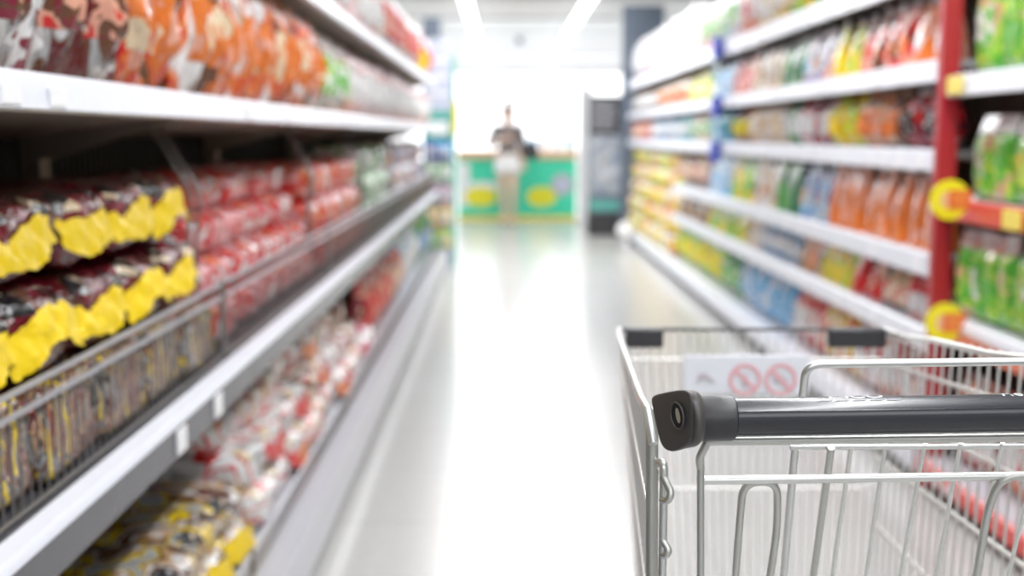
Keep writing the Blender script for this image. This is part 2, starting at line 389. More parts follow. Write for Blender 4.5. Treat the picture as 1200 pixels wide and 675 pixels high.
tag(o, 'orange red price strip under the third shelf beside the red post', 'price strip')
rp_ = thing('red_post', (1.455, 3.96, 0))
MB().box(-.028, .035, -.022, .022, 0, 2.4).obj('post', M['redpost'], rp_, bevel=.004)
MB().box(-.04, .06, -.028, .028, 0, .02).obj('foot_plate', M['redpost'], rp_, bevel=.003)
tag(rp_, 'tall dark red upright post between two bays of the right shelving', 'post')
# round yellow signs
def wobbler(px, py, d, label):
    c = P(px, py, d); t = thing('round_sign', c); r = .062
    MB().lathe([(r, -.0015), (r, .0015)], 40, axis='y').obj('disc', M['signyellow'], t)
    MB().lathe([(.026, -.0032), (.026, -.0018)], 24, axis='y', c=(-.006, 0, 0)).obj('centre_spot', M['cardpale'], t)
    MB().box(-.006, .066, -.0048, -.0035, -.03, .03).obj('price_card', M['signred'], t, smooth=False)
    tx = MB()
    for z in (.016, .004, -.008, -.02): tx.box(.008, .05, -.0056, -.0049, z, z + .0018)
    tx.obj('print_lines', M['tagyellow'], t, smooth=False)
    MB().box(.055, .085, -.001, .001, -.012, .012).obj('clip_arm', M['tagwhite'], t, smooth=False)
    tag(t, label, 'sign')
wobbler(1113, 234, 3.7, 'round yellow sign with orange red card, upper one on the red post')
wobbler(1107, 378, 3.72, 'round yellow sign with orange red card, lower one beside the red post')
# yellow tabs on near right rails
for z, y, l in ((1.357, 3.84, 'yellow price tab on the upper white rail right of the red post'), (.962, 3.36, 'pale yellow price tab on the red rail right of the red post')):
    tag(MB().box(1.432, 1.438, y - .06, y + .06, z - .028, z + .028).obj('price_tab', M['tagyellow'], smooth=False), l, 'price tab')
# blue clips and clip strip
yb = 8.0
for k, (z, nm) in enumerate(((1.79, 'topmost'), (1.40, 'second'), (1.10, 'third'))):
    tag(MB().box(1.385, 1.435, yb - .07, yb + .07, z - .085, z + .05).obj('blue_clip', M['blueclip'], bevel=.005), 'small blue clip on the %s white shelf edge of the right shelving' % nm, 'clip')
# wire fence in front of left tray and base
def fence(y0, y1, x, z0, rails, step, label, r=.004):
    cy = (y0 + y1) / 2; t = thing('wire_fence', (x, cy, z0)); a, b = y0 - cy + .012, y1 - cy - .012
    for z in rails: MB().tube([(0, a, z - z0), (0, b, z - z0)], r, 8).obj('rail', M['railwire'], t)
    w = MB(); n = int((b - a) / step)
    for k in range(n + 1):
        yy = a + (b - a) * k / n; w.tube([(-.003, yy, 0.002), (-.003, yy, rails[0] - z0)], .0017 if z0 > .5 else .0016, 5)
    w.tube([(0, a, .004), (0, b, .004)], .003, 6)
    w.obj('wire_mesh', M['wiredark'], t)
    for yy in (a, b): MB().tube([(0, yy, .002), (0, yy, rails[0] - z0 + .004)], r * 1.1, 8).obj('end_post', M['wiredark'], t)
    tag(t, label, 'wire fence')
for i in range(len(LB) - 1):
    fence(LB[i], LB[i + 1], -.635, .70, (.868, .838), .03, 'grey two-rail wire fence on the %s left middle tray' % ordn[i], .0045)
    fence(LB[i], LB[i + 1], -.585, .176, (.235, ), .03, 'low dark wire fence on the %s left bottom shelf' % ordn[i], .003)
    if i:
        y = LB[i]
        for q, dy in enumerate((-.04, .03)):
            o = MB().tube(fillet([(-.78, y + dy, 1.225), (-.755, y + dy, 1.19), (-.685, y + dy, 1.07), (-.70, y + dy, .95), (-.70, y + dy, .70)], .03), .0045, 8).obj('divider_rod', M['wiredark'])
            tag(o, '%s grey divider rod at the %s joint of the left middle trays' % (('near', 'far')[q], ordn[i - 1]), 'divider')

# ------------------------------------------------------------------ packaging prototypes
def nz(x, y, z): return noise.noise(Vector((x, y, z)))
def pillow_bag(w, h, t, body, label, seed, seal=None):
    root = thing('snack_bag')
    def sf(u, v, s):
        k = (max(0, math.sin(math.pi * u)) ** .55) * (max(0, math.sin(math.pi * (v * .94 + .03))) ** .6)
        pin = 1 - .07 * math.sin(math.pi * v)
        x = (u - .5) * w * pin; z = .004 + v * (h - .03)
        wr = nz(u * 5 + seed, v * 2.2, s) * .26 + nz(u * 12 + seed + v * 3, v * 3.5, s + 3) * .26 * (1 + abs(v - .5) * 1.5)
        return (x, s * t / 2 * k * (1 + wr), z)
    b = MB(); b.grid(lambda u, v: sf(u, v, -1), 30, 28); b.grid(lambda u, v: sf(u, v, 1), 14, 12)
    b.obj('bag_body', M[body], root, ang=75)
    MB().grid(lambda u, v: ((u - .5) * w, .0035 * math.sin(u * 60) + .004 * nz(u * 6, seed, v), h - .034 + v * .034 - (.003 if int(u * 40) % 2 else 0) * v), 40, 2).obj('top_seal', M[seal or body], root)
    def lb(u, v):
        p = sf(.2 + u * .6, .25 + v * .5, -1); return (p[0], p[1] - .0015, p[2])
    MB().grid(lb, 18, 14).obj('printed_label', M[label], root, ang=75)
    return root
def pouch(w, h, t, body, label, seed, cap='capw'):
    root = thing('refill_pouch')
    def sf(u, v, s):
        sh = 1 - .1 * max(0, v - .75) / .25 * 1 - .04 * math.sin(math.pi * v)
        k = (max(0, math.sin(math.pi * u)) ** .5) * (1 - v ** 2.2 * .93)
        return ((u - .5) * w * sh, s * (t / 2 * k * (1 + .1 * nz(u * 4 + seed, v * 4, s)) + .001), .003 + v * (h - .02))
    b = MB(); b.grid(lambda u, v: sf(u, v, -1), 16, 16); b.grid(lambda u, v: sf(u, v, 1), 16, 16)
    b.grid(lambda u, v: (sf(u, 0, -1)[0], sf(u, 0, -1)[1] * (1 - 2 * v), .003), 16, 1)
    b.obj('pouch_body', M[body], root, ang=75)
    MB().grid(lambda u, v: ((u - .5) * w * .88, .0015 * math.sin(u * 30), h - .019 + v * .016), 16, 1).obj('top_seal', M[body], root)
    MB().lathe([(.009, 0), (.009, .008), (.013, .008), (.013, .024), (.011, .026)], 14, c=(w * .25, 0, h - .008)).obj('cap', M[cap], root)
    def lb(u, v):
        a = u * 2 - 1; bb = v * 2 - 1
        x, z = a * math.sqrt(1 - bb * bb / 2), bb * math.sqrt(1 - a * a / 2)
        p = sf(.5 + x * .24, .4 + z * .17, -1); return (p[0], p[1] - .0015, p[2])
    MB().grid(lb, 12, 12).obj('printed_label', M[label], root, ang=75)
    return root
def bottle(w, h, body, label, cap):
    root = thing('bottle'); r = w / 2
    MB().lathe([(r * .8, .0), (r, .01), (r, h * .3), (r * .93, h * .42), (r, h * .55), (r * .9, h * .68), (r * .42, h * .82), (r * .38, h * .88)], 20).obj('bottle_body', M[body], root)
    MB().lathe([(r * .46, h * .87), (r * .46, h * .98), (r * .4, h)], 16).obj('cap', M[cap], root)
    MB().lathe([(r * 1.01, h * .12), (r * 1.015, h * .3), (r * .95, h * .42), (r * .99, h * .5)], 20).obj('printed_label', M[label], root)
    return root
def carton(w, h, t, body, label, topm, seed):
    root = thing('flat_pack')
    def sf(u, v, s):
        k = min(1, (math.sin(math.pi * u) * 1.6) ** .5 if 0 < u < 1 else 0) * min(1, (math.sin(math.pi * (.02 + v * .96)) * 2.2) ** .6)
        return ((u - .5) * w, s * t / 2 * k * (1 + .12 * nz(u * 6 + seed, v * 6, s)), .002 + v * (h - .05))
    b = MB(); b.grid(lambda u, v: sf(u, v, -1), 12, 16); b.grid(lambda u, v: sf(u, v, 1), 12, 16)
    b.obj('pack_body', M[body], root, ang=70)
    MB().grid(lambda u, v: ((u - .5) * w, (-t * .25 + .002 * math.sin(u * 40)) * (1 - v), h - .06 + v * .06), 16, 3).obj('header_strip', M[topm], root)
    MB().grid(lambda u, v: (sf(.2 + u * .6, .3 + v * .4, -1)[0], sf(.2 + u * .6, .3 + v * .4, -1)[1] - .0015, sf(.2 + u * .6, .3 + v * .4, -1)[2]), 8, 8).obj('printed_label', M[label], root)
    return root
def sgp(x, e): return math.copysign(abs(x) ** e, x)
def multipack(w, h, t, body, seed, band=None, printm=None, bandz=.52, ex=1.0):
    """lying pillow pack: w along the shelf, t deep, front at -y"""
    root = thing('noodle_pack')
    def S(th, ph, off=0):
        c, s_ = math.cos(ph), math.sin(ph)
        x = sgp(c, .55 * ex) * sgp(math.cos(th), .42 * ex); y = sgp(c, .55 * ex) * sgp(math.sin(th), .42 * ex); z = sgp(s_, .6 * ex)
        k = 1 + .07 * nz(x * 3 + seed, y * 3, z * 3) + .05 * nz(x * 9 + seed, y * 9, z * 7)
        k += .03 * math.sin(x * 14 + seed)
        return ((w / 2 * k + off) * x, (t / 2 * k + off) * y, h / 2 + (h / 2 * k + off) * z)
    MB().grid(lambda u, v: S(u * 2 * math.pi, (v - .5) * math.pi), 36, 20).obj('pack_body', M[body], root, ang=80)
    if printm:
        MB().grid(lambda u, v: S(math.pi * (1.25 + u * .2), math.pi * (.1 + v * .22), .0015), 10, 8).obj('bowl_print', M[printm], root, ang=80)
        MB().grid(lambda u, v: S(math.pi * (1.56 + u * .16), math.pi * (.08 + v * .22), .0015), 10, 8).obj('bowl_print', M[printm], root, ang=80)
    if band:
        def bd(u, v):
            x = (u - .5) * w * 1.1; e_ = abs(2 * u - 1)
            fr = S(math.pi * (1.5), 0)[1]
            top = .03 - .016 * e_ ** 2 + .012 * nz(u * 5 + seed, 3, 0) + .004 * nz(u * 19, seed, 0)
            bot = -.032 + .009 * math.sin(u * 8 + seed * 3) * (1 - .3 * e_) + .012 * nz(u * 6 + seed, 9, 2)
            z = h * bandz + .012 * math.sin(u * 5 + seed * 2.3) + top * (1 - v) + bot * v
            y = fr * (1 - .12 * e_ ** 3) - .002 - .014 * v - .007 * nz(u * 8 + seed, v * 2, 5) - .005 * nz(u * 22 + seed, v * 3, 1)
            return (x, y, z)
        MB().grid(bd, 36, 5).obj('end_flap', M[band], root, ang=80)
    return root
PROTO = {}
def proto(key, fn):
    if key not in PROTO:
        lst = fn(); PROTO[key] = lst
        for r in lst: reg(r)
    return PROTO[key]
USED = set()
def place(src, loc, rz, label, cat, group, sc=1.0, tilt=(0, 0)):
    if src in USED: o = copy_tree(src)
    else: o = src; USED.add(src)
    o.location = loc; o.rotation_euler = (tilt[0], tilt[1], rz); o.scale = (sc, sc, sc)
    tag(o, label, cat, group); return o
rnd = random.Random(3)

# ---- left: noodle packs in the middle tray, three tiers
FLAPLESS = {}
def run_noodles(y0, y1, w, key, fn, z0, tiers, hgt, desc, where, front=-.66, depth=.3, nrows=1, jit=.01, group=None, rise=0):
    n = max(1, round((y1 - y0) / w)); st = (y1 - y0) / n; PR = proto(key, fn)
    for k in range(tiers):
        for i in range(n):
            y = y0 + st * (i + .5)
            tn = {1: '', 2: ('lower tier', 'upper tier')[k % 2], 3: ('bottom tier', 'middle tier', 'top tier')[k % 3], 4: ('bottom tier', 'second tier', 'third tier', 'top tier')[k % 4], 5: ('bottom', 'second', 'middle', 'fourth', 'top')[k % 5] + ' tier'}[tiers]
            lab = '%s %s, %s%s' % (desc, where, (tn + ' ') if tn else '', ordn[i] + ' one')
            dx = rnd.uniform(-jit, jit) - (k * .012) - rise * k
            x = front + dx - depth / 2 if front < 0 else front - dx + depth / 2
            QR = proto('noodle0', lambda: [multipack(.25, .142, .3, 'noodle0', s, None, None, .5, .45) for s in (1.0, 4.2)]) if key == 'noodle' and k == 0 else PR
            place(rnd.choice(QR), (x + (.012 if QR is not PR else 0), y + rnd.uniform(-.006, .006), z0 + k * hgt + .001), (R(90) if front < 0 else R(-90)) + rnd.uniform(-.05, .05), lab, 'pack', group or desc + 's ' + where,
                  rnd.uniform(.97, 1.03), (0, rnd.uniform(-.04, .04)))
NOOD = lambda: [multipack(.245, .135, .3, 'noodle', s, 'band', 'noodleprint') for s in (1.0, 4.2, 7.7)]
run_noodles(1.12, 2.62, .25, 'noodle', NOOD, .703, 3, .137, 'dark red noodle pack with yellow flap', 'in the nearest tray', rise=.006)
run_noodles(2.74, 4.24, .19, 'rw', lambda: [multipack(.2, .1, .28, 'redwhite', s, None, 'redorange') for s in (2.0, 5.1, 8.4)], .703, 4, .1, 'shiny red and white pack', 'in the second visible tray', rise=.02)
run_noodles(4.36, 5.84, .24, 'ro', lambda: [multipack(.25, .13, .28, 'redorange', s, None, 'redwhite') for s in (2.5, 6.1)], .703, 3, .13, 'red and orange pack', 'in the third visible tray', rise=.01)
run_noodles(5.96, 7.44, .24, 'gw', lambda: [multipack(.25, .15, .28, 'greenwhite', s, None, 'labelgreen') for s in (2.5, 6.1)], .703, 3, .145, 'green and white pack', 'in the fourth visible tray', rise=.01)
run_noodles(7.56, 10.5, .29, 'np', lambda: [multipack(.28, .15, .28, 'navypurple', s, None, 'labelwhite') for s in (2.5, 6.1)], .703, 3, .145, 'navy and purple pack', 'in the farthest left trays', rise=.01)
# ---- left: bottom shelf
run_noodles(1.5, 2.95, .24, 'bw', lambda: [multipack(.25, .085, .3, 'brownwhite', s, 'band' if s < 4 else None, None, .5) for s in (3.0, 6.6)] + [multipack(.25, .085, .3, 'brownwhite', 1.5, None, 'noodleprint')], .173, 2, .085, 'brown and white noodle pack', 'on the left bottom shelf', front=-.63, jit=.02)
run_noodles(2.98, 5.3, .25, 'cr', lambda: [multipack(.26, .11, .3, 'whitered', s, 'redflap' if 4 < s < 7 else None, 'creamred', .5) for s in (3.0, 6.6, 9.1)] + [multipack(.26, .11, .3, 'creamred', s, None, 'creamred') for s in (2.2, 5.5)], .173, 3, .1, 'white and red crinkled pack', 'on the left bottom shelf', front=-.625, rise=.035, jit=.02)
run_noodles(5.32, 5.72, .2, 'mg', lambda: [multipack(.2, .13, .3, 'magenta', 3, None, 'labelwhite')], .173, 1, .13, 'magenta pink pack', 'on the left bottom shelf', front=-.62)
def run_bags(y0, y1, w, key, fn, x, z, side, desc, where, cat, sc=1.0, lean=0, dx=.012):
    n = max(1, round((y1 - y0) / w)); st = (y1 - y0) / n; PR = proto(key, fn)
    for i in range(n):
        lab = '%s %s, %s in its run' % (desc, where, ordn[i])
        place(rnd.choice(PR), (x + rnd.uniform(-dx, dx), y0 + st * (i + .5) + rnd.uniform(-.005, .005), z + .001), (R(90) if side < 0 else R(-90)) + rnd.uniform(-.12, .12), lab, cat, desc + 's ' + where, sc * rnd.uniform(.96, 1.03), (rnd.uniform(0, .06) - lean, 0))
LBOT = 'on the left bottom shelf'
run_bags(5.75, 6.9, .2, 'brs', lambda: [pillow_bag(.2, .34, .14, 'brownred', 'redp', s) for s in (1, 2)], -.72, .173, -1, 'brown and red bag', LBOT, 'bag')
run_bags(6.95, 7.6, .2, 'blt', lambda: [pillow_bag(.2, .36, .14, 'brownred', 'labelcream', s, 'bluetop') for s in (1,)], -.72, .173, -1, 'blue-topped red bag', LBOT, 'bag')
run_bags(7.65, 9.1, .24, 'blw', lambda: [pillow_bag(.22, .36, .14, 'bluewhite', 'labelwhite', s) for s in (1, 2)], -.72, .173, -1, 'white and pale blue bag', LBOT, 'bag')
run_bags(9.15, 10.5, .26, 'dkg', lambda: [pillow_bag(.24, .38, .14, 'greenp', 'navyp', s) for s in (1, 2)], -.72, .173, -1, 'dark green bag', LBOT, 'bag')
# ---- left: standing bags on the upper shelves
LC = 'on the left white shelf'
bagf = lambda m, l, w=.19, h=.32: (lambda: [pillow_bag(w, h, .13, m, l, s) for s in (1.3, 4.4, 8.8)])
run_bags(1.12, 1.5, .19, 'cg', bagf('chipgreen', 'labelgreen'), -.70, 1.276, -1, 'pale green clear snack bag', LC, 'bag')
run_bags(1.51, 2.08, .19, 'cb', bagf('chipbrown', 'brownred'), -.70, 1.276, -1, 'shiny brown snack bag', LC, 'bag')
run_bags(2.09, 4.3, .185, 'co', bagf('chiporange', 'chiplabel'), -.70, 1.276, -1, 'shiny orange red snack bag', LC, 'bag')
run_bags(4.32, 5.1, .19, 'cc', bagf('chipclear', 'labelgreen', .19, .3), -.70, 1.276, -1, 'clear and white snack bag', LC, 'bag')
run_bags(5.12, 10.5, .2, 'cp', bagf('chippink', 'labelwhite', .19, .29), -.70, 1.276, -1, 'pinkish white snack bag', LC, 'bag')
run_bags(3.6, 6.5, .2, 'tp', bagf('chippink', 'labelwhite', .19, .3), -.70, 1.661, -1, 'pinkish white snack bag', 'on the left top shelf', 'bag')
run_bags(6.55, 10.5, .22, 'tr', bagf('whitep', 'redp', .21, .36), -.70, 1.661, -1, 'white snack bag with red label', 'on the left top shelf', 'bag')

# ---- right shelves: runs given from near to far as (x0, x1) of the aisle distance
def rruns(z, where, h, runs, w=.185):
    for (pa, pb, kind, mat, lab, desc, sc) in runs:
        ya, yb_ = ydist(pa, 1.5), ydist(pb, 1.5)
        ya = max(ya, 4.03); yb_ = min(yb_, 13.95)
        ww = w * sc if ya < 8 else w * sc * 1.25
        fn = {'p': lambda: [pouch(ww * .92, h * sc, .115, mat, lab, s, 'capw') for s in (1, 5)],
              'b': lambda: [bottle(min(ww * .8, .1), h * sc, mat, lab, 'capr')],
              'g': lambda: [pillow_bag(ww * .98, h * sc, .14, mat, lab, s) for s in (2, 6)]}[kind]
        if kind == 'b': ww = min(ww * .85, .11)
        run_bags(ya + .005, yb_ - .005, ww, '%s%s%.2f%.3f%s' % (kind, mat, h * sc, ww, lab), fn, 1.55 if kind != 'g' else 1.56, z, 1, desc, where, 'pouch' if kind == 'p' else 'bottle' if kind == 'b' else 'bag', dx=.008)
rruns(1.80, 'on the topmost right shelf', .3, [
    (1105, 1000, 'p', 'lilac', 'labelwhite', 'lilac grey pouch', 1), (1000, 955, 'p', 'brick', 'labelwhite', 'brick red pouch', 1), (955, 920, 'g', 'limep', 'labelcream', 'yellow green bag', 1), (920, 882, 'g', 'palemix', 'labelwhite', 'pale yellow bag', 1.1),
    (882, 862, 'g', 'redp', 'labelwhite', 'red and white bag', 1.15), (862, 820, 'g', 'whitep', 'labelgreen', 'white bag with green label', 1.25), (820, 735, 'g', 'whitep', 'labelwhite', 'large pale printed bag', 1.45)])
rruns(1.445, 'on the second right shelf', .245, [
    (1105, 1062, 'p', 'orange', 'labelwhite', 'bright orange pouch', .95), (1062, 1002, 'p', 'brick', 'orange', 'orange brown pouch', .95), (1002, 972, 'p', 'yellowp', 'yellowp', 'yellow pouch', .95), (972, 938, 'p', 'lilac', 'navyp', 'lilac grey pouch', .95), (938, 912, 'p', 'greenp', 'greenp', 'dark green pouch', .95),
    (912, 880, 'p', 'beigep', 'orangebrown', 'beige pouch', .95), (880, 857, 'p', 'redp', 'redp', 'red pouch', .95), (857, 833, 'p', 'skyp', 'labelwhite', 'pale blue pouch', .95), (833, 806, 'p', 'yellowp', 'labelcream', 'dull yellow pouch', .95),
    (806, 770, 'g', 'beigep', 'orange', 'beige and orange bag', .95), (770, 735, 'g', 'brownp', 'labelwhite', 'brown and white bag', .95)])
rruns(1.145, 'on the third right shelf', .225, [
    (1105, 1052, 'g', 'maroonp', 'labeldark', 'dark red bag', 1), (1052, 1005, 'g', 'orangebrown', 'orange', 'orange brown bag', 1), (1005, 970, 'g', 'yellowp', 'yellowp', 'bright yellow bag', 1), (970, 935, 'g', 'maroonp', 'labelwhite', 'maroon and white bag', 1), (935, 917, 'g', 'greenp', 'labelwhite', 'green and white bag', 1),
    (917, 880, 'g', 'beigep', 'beigep', 'beige bag', 1), (880, 857, 'g', 'orangebrown', 'yellowp', 'tan brown bag', 1), (857, 832, 'g', 'tealp', 'tealp', 'teal bag', 1), (832, 808, 'g', 'beigep', 'labelgreen', 'cream bag with green label', 1), (808, 790, 'g', 'tealp', 'labelwhite', 'teal and white bag', 1),
    (790, 762, 'g', 'navyp', 'labelwhite', 'navy blue bag', 1), (762, 735, 'g', 'redp', 'labelcream', 'salmon red bag', 1)])
rruns(.79, 'on the fourth right shelf', .27, [
    (1105, 972, 'p', 'orange', 'orange', 'bright orange pouch', 1), (972, 938, 'p', 'navyp', 'labelcream', 'blue grey pouch', 1), (938, 910, 'p', 'greenp', 'greenp', 'dark green pouch', 1), (910, 883, 'p', 'beigep', 'orangebrown', 'beige pouch', 1),
    (883, 858, 'p', 'limep', 'limep', 'lime green pouch', 1), (858, 832, 'p', 'skyp', 'skyp', 'pale blue pouch', 1), (832, 797, 'g', 'brownp', 'labelcream', 'brown bag', 1)])
rruns(.53, 'on the fifth right shelf', .2, [
    (1105, 1068, 'b', 'redp', 'labelwhite', 'small red bottle', 1), (1068, 1036, 'b', 'blackp', 'labelcream', 'small black bottle', 1), (1036, 1002, 'p', 'redp', 'redp', 'red pouch', .95), (1002, 966, 'p', 'yellowp', 'yellowp', 'bright yellow pouch', .95), (966, 938, 'p', 'orangebrown', 'labelcream', 'orange brown pouch', .95),
    (938, 893, 'g', 'skyp', 'labelwhite', 'pale blue bag', 1), (893, 875, 'p', 'beigep', 'beigep', 'beige pouch', .95), (875, 830, 'p', 'greenyellow', 'limep', 'green and yellow pouch', .95), (830, 797, 'p', 'brownp', 'brownp', 'brown pouch', .95)])
rruns(.153, 'on the lowest right shelf', .3, [
    (1105, 1010, 'g', 'redmix', 'labelwhite', 'red and white mixed bag', 1), (1010, 970, 'g', 'yellowwhite', 'labelcream', 'yellow and white bag', 1), (970, 935, 'g', 'redp', 'labelwhite', 'red bag', 1),
    (935, 872, 'g', 'bluep', 'skyp', 'bright blue bag', 1), (872, 850, 'g', 'greenp', 'labelgreen', 'dark green bag', 1), (850, 797, 'g', 'greenyellow', 'yellowp', 'green and yellow bag', 1)])
# far stack of yellow packs on the right base
run_noodles(10.3, 13.9, .3, 'yw', lambda: [multipack(.29, .185, .4, m, s, None, p) for m, s, p in (('yellowwhite', 1, 'labelcream'), ('yellowp', 3, 'labelwhite'), ('yellowwhite', 5, 'labelwhite'), ('yellowp', 7, 'redp'))],
            .153, 5, .182, 'plump yellow pack', 'at far right end', front=1.44, depth=.4)
# near right bay
run_bags(2.4, 3.9, .2, 'gr1', lambda: [carton(.19, .36, .09, m, l, 'greygreen', s) for s, m, l in ((1, 'greenpack', 'greenyellow'), (3, 'greenpack', 'labelgreen'))], 1.55, 1.386, 1, 'tall green pack', 'on the shelf above the red-railed one', 'pack')
run_bags(2.4, 3.9, .17, 'gr2', lambda: [carton(.15, .27, .08, 'greenpack', l, 'labelwhite', s) for s, l in ((1, 'labelgreen'), (3, 'greenyellow'))], 1.55, .991, 1, 'green pack with white header', 'on the red-railed shelf', 'pack')
run_bags(2.4, 3.9, .1, 'gr3', lambda: [carton(.095, .29, .08, 'greenpack', l, 'chippink', s) for s, l in ((1, 'labelgreen'), (3, 'greenpack'))], 1.54, .611, 1, 'slim green pack', 'on the shelf below the red-railed one', 'pack')
run_bags(2.4, 3.9, .2, 'gr4', lambda: [pillow_bag(.19, .3, .12, 'redmix', 'labelwhite', s) for s in (1, 3)], 1.55, .121, 1, 'red and orange bag', 'on the lowest shelf below the green packs', 'bag')
# clip strip of teal sachets on the right shelving
t = thing('clip_strip', (1.415, yb, 0)); MB().box(-.002, .002, -.02, .02, 1.12, 1.76).obj('strip', M['tagwhite'], t, smooth=False)
tag(t, 'narrow white clip strip hanging at the blue clips', 'clip strip')
for k in range(5):
    c = 'tealp' if k in (0, 3, 4) else 'skyp'
    o = MB().grid(lambda u, v: (-.012 * math.sin(math.pi * u) * math.sin(math.pi * v), (u - .5) * .11, (v - .5) * .11), 10, 10).obj('sachet', M[c])
    o.location = (1.398, yb, 1.17 + k * .13 + (.0 if k < 2 else .02)); tag(o, '%s hanging on the clip strip by the blue clips, %s from the bottom' % ('teal sachet' if c == 'tealp' else 'pale blue sachet', ['first', 'second', 'third', 'fourth', 'fifth'][k]), 'sachet')

# ------------------------------------------------------------------ far end of the aisle
# end panel at the left
t = thing('end_sign_tower', (-.60, 10.95, 0))
MB().box(-.13, .14, -.03, .03, 0, 2.05).obj('board', M['lavender'], t, smooth=False)
MB().box(-.12, .04, -.045, -.031, 2.06, 2.24).obj('header_box', M['slate'], t, smooth=False)
MB().box(-.13, .14, -.04, -.031, 1.13, 1.42).obj('teal_band', M['teal'], t, smooth=False)
MB().box(-.08, .10, -.045, -.041, 1.2, 1.32).obj('white_text_bar', M['tagwhite'], t, smooth=False)
for z in (1.55, 1.7, 1.85): MB().box(-.09, .1, -.036, -.031, z, z + .03).obj('text_line', M['tagwhite'], t, smooth=False)
MB().box(.14, .165, -.05, .05, 0, 1.9).obj('green_edge', M['greenedge'], t, smooth=False)
MB().box(-.02, .02, -.06, -.03, 0, .05).obj('foot', M['shelfgrey'], t, smooth=False)
tag(t, 'pale lavender sign tower with teal band at the left end of the aisle', 'sign')
tag(MB().prism([(-.03, 1.21), (.02, 1.21), (.025, 1.5), (-.015, 1.5)], 10.86, 10.90).obj('yellow_tag', M['signyellow'], smooth=False), 'small yellow hanging tag beside the lavender sign tower', 'tag').location.x = -.43
o = wo = thing('shelf_talker', P(487, 70, 9.2)); MB().lathe([(.09, -.002), (.09, .002)], 28, axis='y').obj('disc', M['signyellow'], o); MB().lathe([(.045, -.004), (.045, -.0025)], 20, axis='y').obj('centre_spot', M['signred'], o)
MB().box(-.2, -.08, -.002, .002, -.01, .01).obj('clip_arm', M['tagwhite'], o, smooth=False)
tag(o, 'round yellow and orange shelf talker at the left top shelf', 'sign')
# hanging products on left end tower
for k, (z, m_, nm) in enumerate(((.98, 'bluetop', 'blue'), (.78, 'greenwhite', 'green and white'), (.58, 'navypurple', 'navy'), (.38, 'palemix', 'pale yellow'), (.18, 'greenyellow', 'green and yellow'))):
    for q in range(2):
        r_ = pillow_bag(.12, .17, .05, m_, 'labelwhite', k); r_.location = (-.665 + q * .13, 10.86, z); r_.name = 'hanging_bag'
        tag(r_, '%s small bag hanging on the %s side of the lavender sign tower' % (nm, ('left', 'right')[q]), 'bag')
# green checkout counter
t = thing('checkout_counter', (.2, 17.2, 0))
x0, x1 = -.84, .83
MB().box(x0, x1, -.28, .4, .06, .86).obj('counter_body', M['green'], t, bevel=.01)
MB().box(x0 - .02, x1 + .02, -.32, .44, .86, .98).obj('counter_top', M['beige'], t, bevel=.01)
MB().box(x0, x1, -.3, .4, 0, .06).obj('plinth', M['tagyellow'], t, smooth=False)
def ell(cx, cz, rx, rz, y, m, nm):
    n = 32; MB().prism([(cx + rx * math.cos(2 * math.pi * k / n), cz + rz * math.sin(2 * math.pi * k / n)) for k in range(n)], y, y + .004).obj(nm, m, t)
ell(-.52, .33, .23, .14, -.286, M['yellow'], 'yellow_oval'); ell(.34, .33, .21, .14, -.286, M['yellow'], 'yellow_oval')
ell(.63, .5, .16, .16, -.286, M['shelfgrey'], 'round_badge'); ell(.63, .5, .1, .1, -.29, M['lavender'], 'badge_centre')
for a, b in ((-.82, -.68), (-.66, -.3)): MB().box(a, b, -.284, -.281, .42 if b > -.6 else .2, .54 if b > -.6 else .8).obj('pale_patch', M['tagwhite'], t, smooth=False)
tag(t, 'green checkout counter with yellow ovals at the end of the aisle', 'counter')
# rack of pale boxes behind the counter
t = thing('display_rack', (.75, 20.5, 0))
for z in (.5, .9, 1.3): MB().box(-.75, .6, -.2, .2, z - .02, z).obj('shelf', M['white'], t, smooth=False)
for x in (-.75, .57): MB().box(x, x + .03, -.2, .2, 0, 1.32).obj('side_panel', M['white'], t, smooth=False)
tag(t, 'low white display rack behind the green checkout counter', 'rack')
for k in range(6):
    m_ = ['skyp', 'pink', 'skyp', 'pink2', 'skyp', 'tealp'][k]; m_ = M.get(m_) or M['chippink']
    r_ = thing('small_box', (.08 + k * .21, 20.4, .901)); MB().box(-.09, .09, -.05, .05, 0, .24).obj('carton', m_, r_, bevel=.004); MB().box(-.06, .06, -.053, -.051, .06, .18).obj('printed_label', M['labelwhite'], r_, smooth=False)
    tag(r_, '%s small carton on the rack behind the counter, %s from left' % ('pink' if k in (1, 3) else 'teal' if k == 5 else 'pale blue', ['first', 'second', 'third', 'fourth', 'fifth', 'sixth'][k]), 'box')
# white post
t = thing('white_gate_post', (1.13, 16.6, 0))
MB().box(-.09, .09, -.05, .05, 0, 1.85).obj('panel', M['white'], t, bevel=.02); MB().box(-.12, .12, -.09, .09, 0, .05).obj('foot', M['white'], t, bevel=.01)
tag(t, 'tall white panel post right of the green checkout counter', 'post')
# dark display stand
t = thing('display_stand', (1.21, 14.4, 0))
MB().box(-.2, .2, -.1, .1, 0, .27).obj('base', M['black'], t, bevel=.01)
MB().box(-.19, .19, -.07, .07, .27, 1.2).obj('picture_panel', M['slate'], t, bevel=.005)
o = MB().grid(lambda u, v: (-.18 + .36 * u, -.072, .5 + .68 * v), 8, 8).obj('picture', film('grey blue picture', [(0, (.25, .3, .38)), (.45, (.45, .48, .52)), (.52, (.3, .22, .2)), (.56, (.5, .55, .62))], 6, bump=0, rough=.4), t)
MB().box(-.18, .18, -.075, -.071, .3, .42).obj('teal_strip', M['teal'], t, smooth=False)
MB().box(-.19, .19, -.08, .08, 1.2, 1.66).obj('header_board', M['black'], t, bevel=.005)
hl = MB()
for k, z in enumerate((1.56, 1.49, 1.42, 1.35, 1.28)): hl.box(-.15, .1 + .02 * (k % 3), -.084, -.081, z, z + .022)
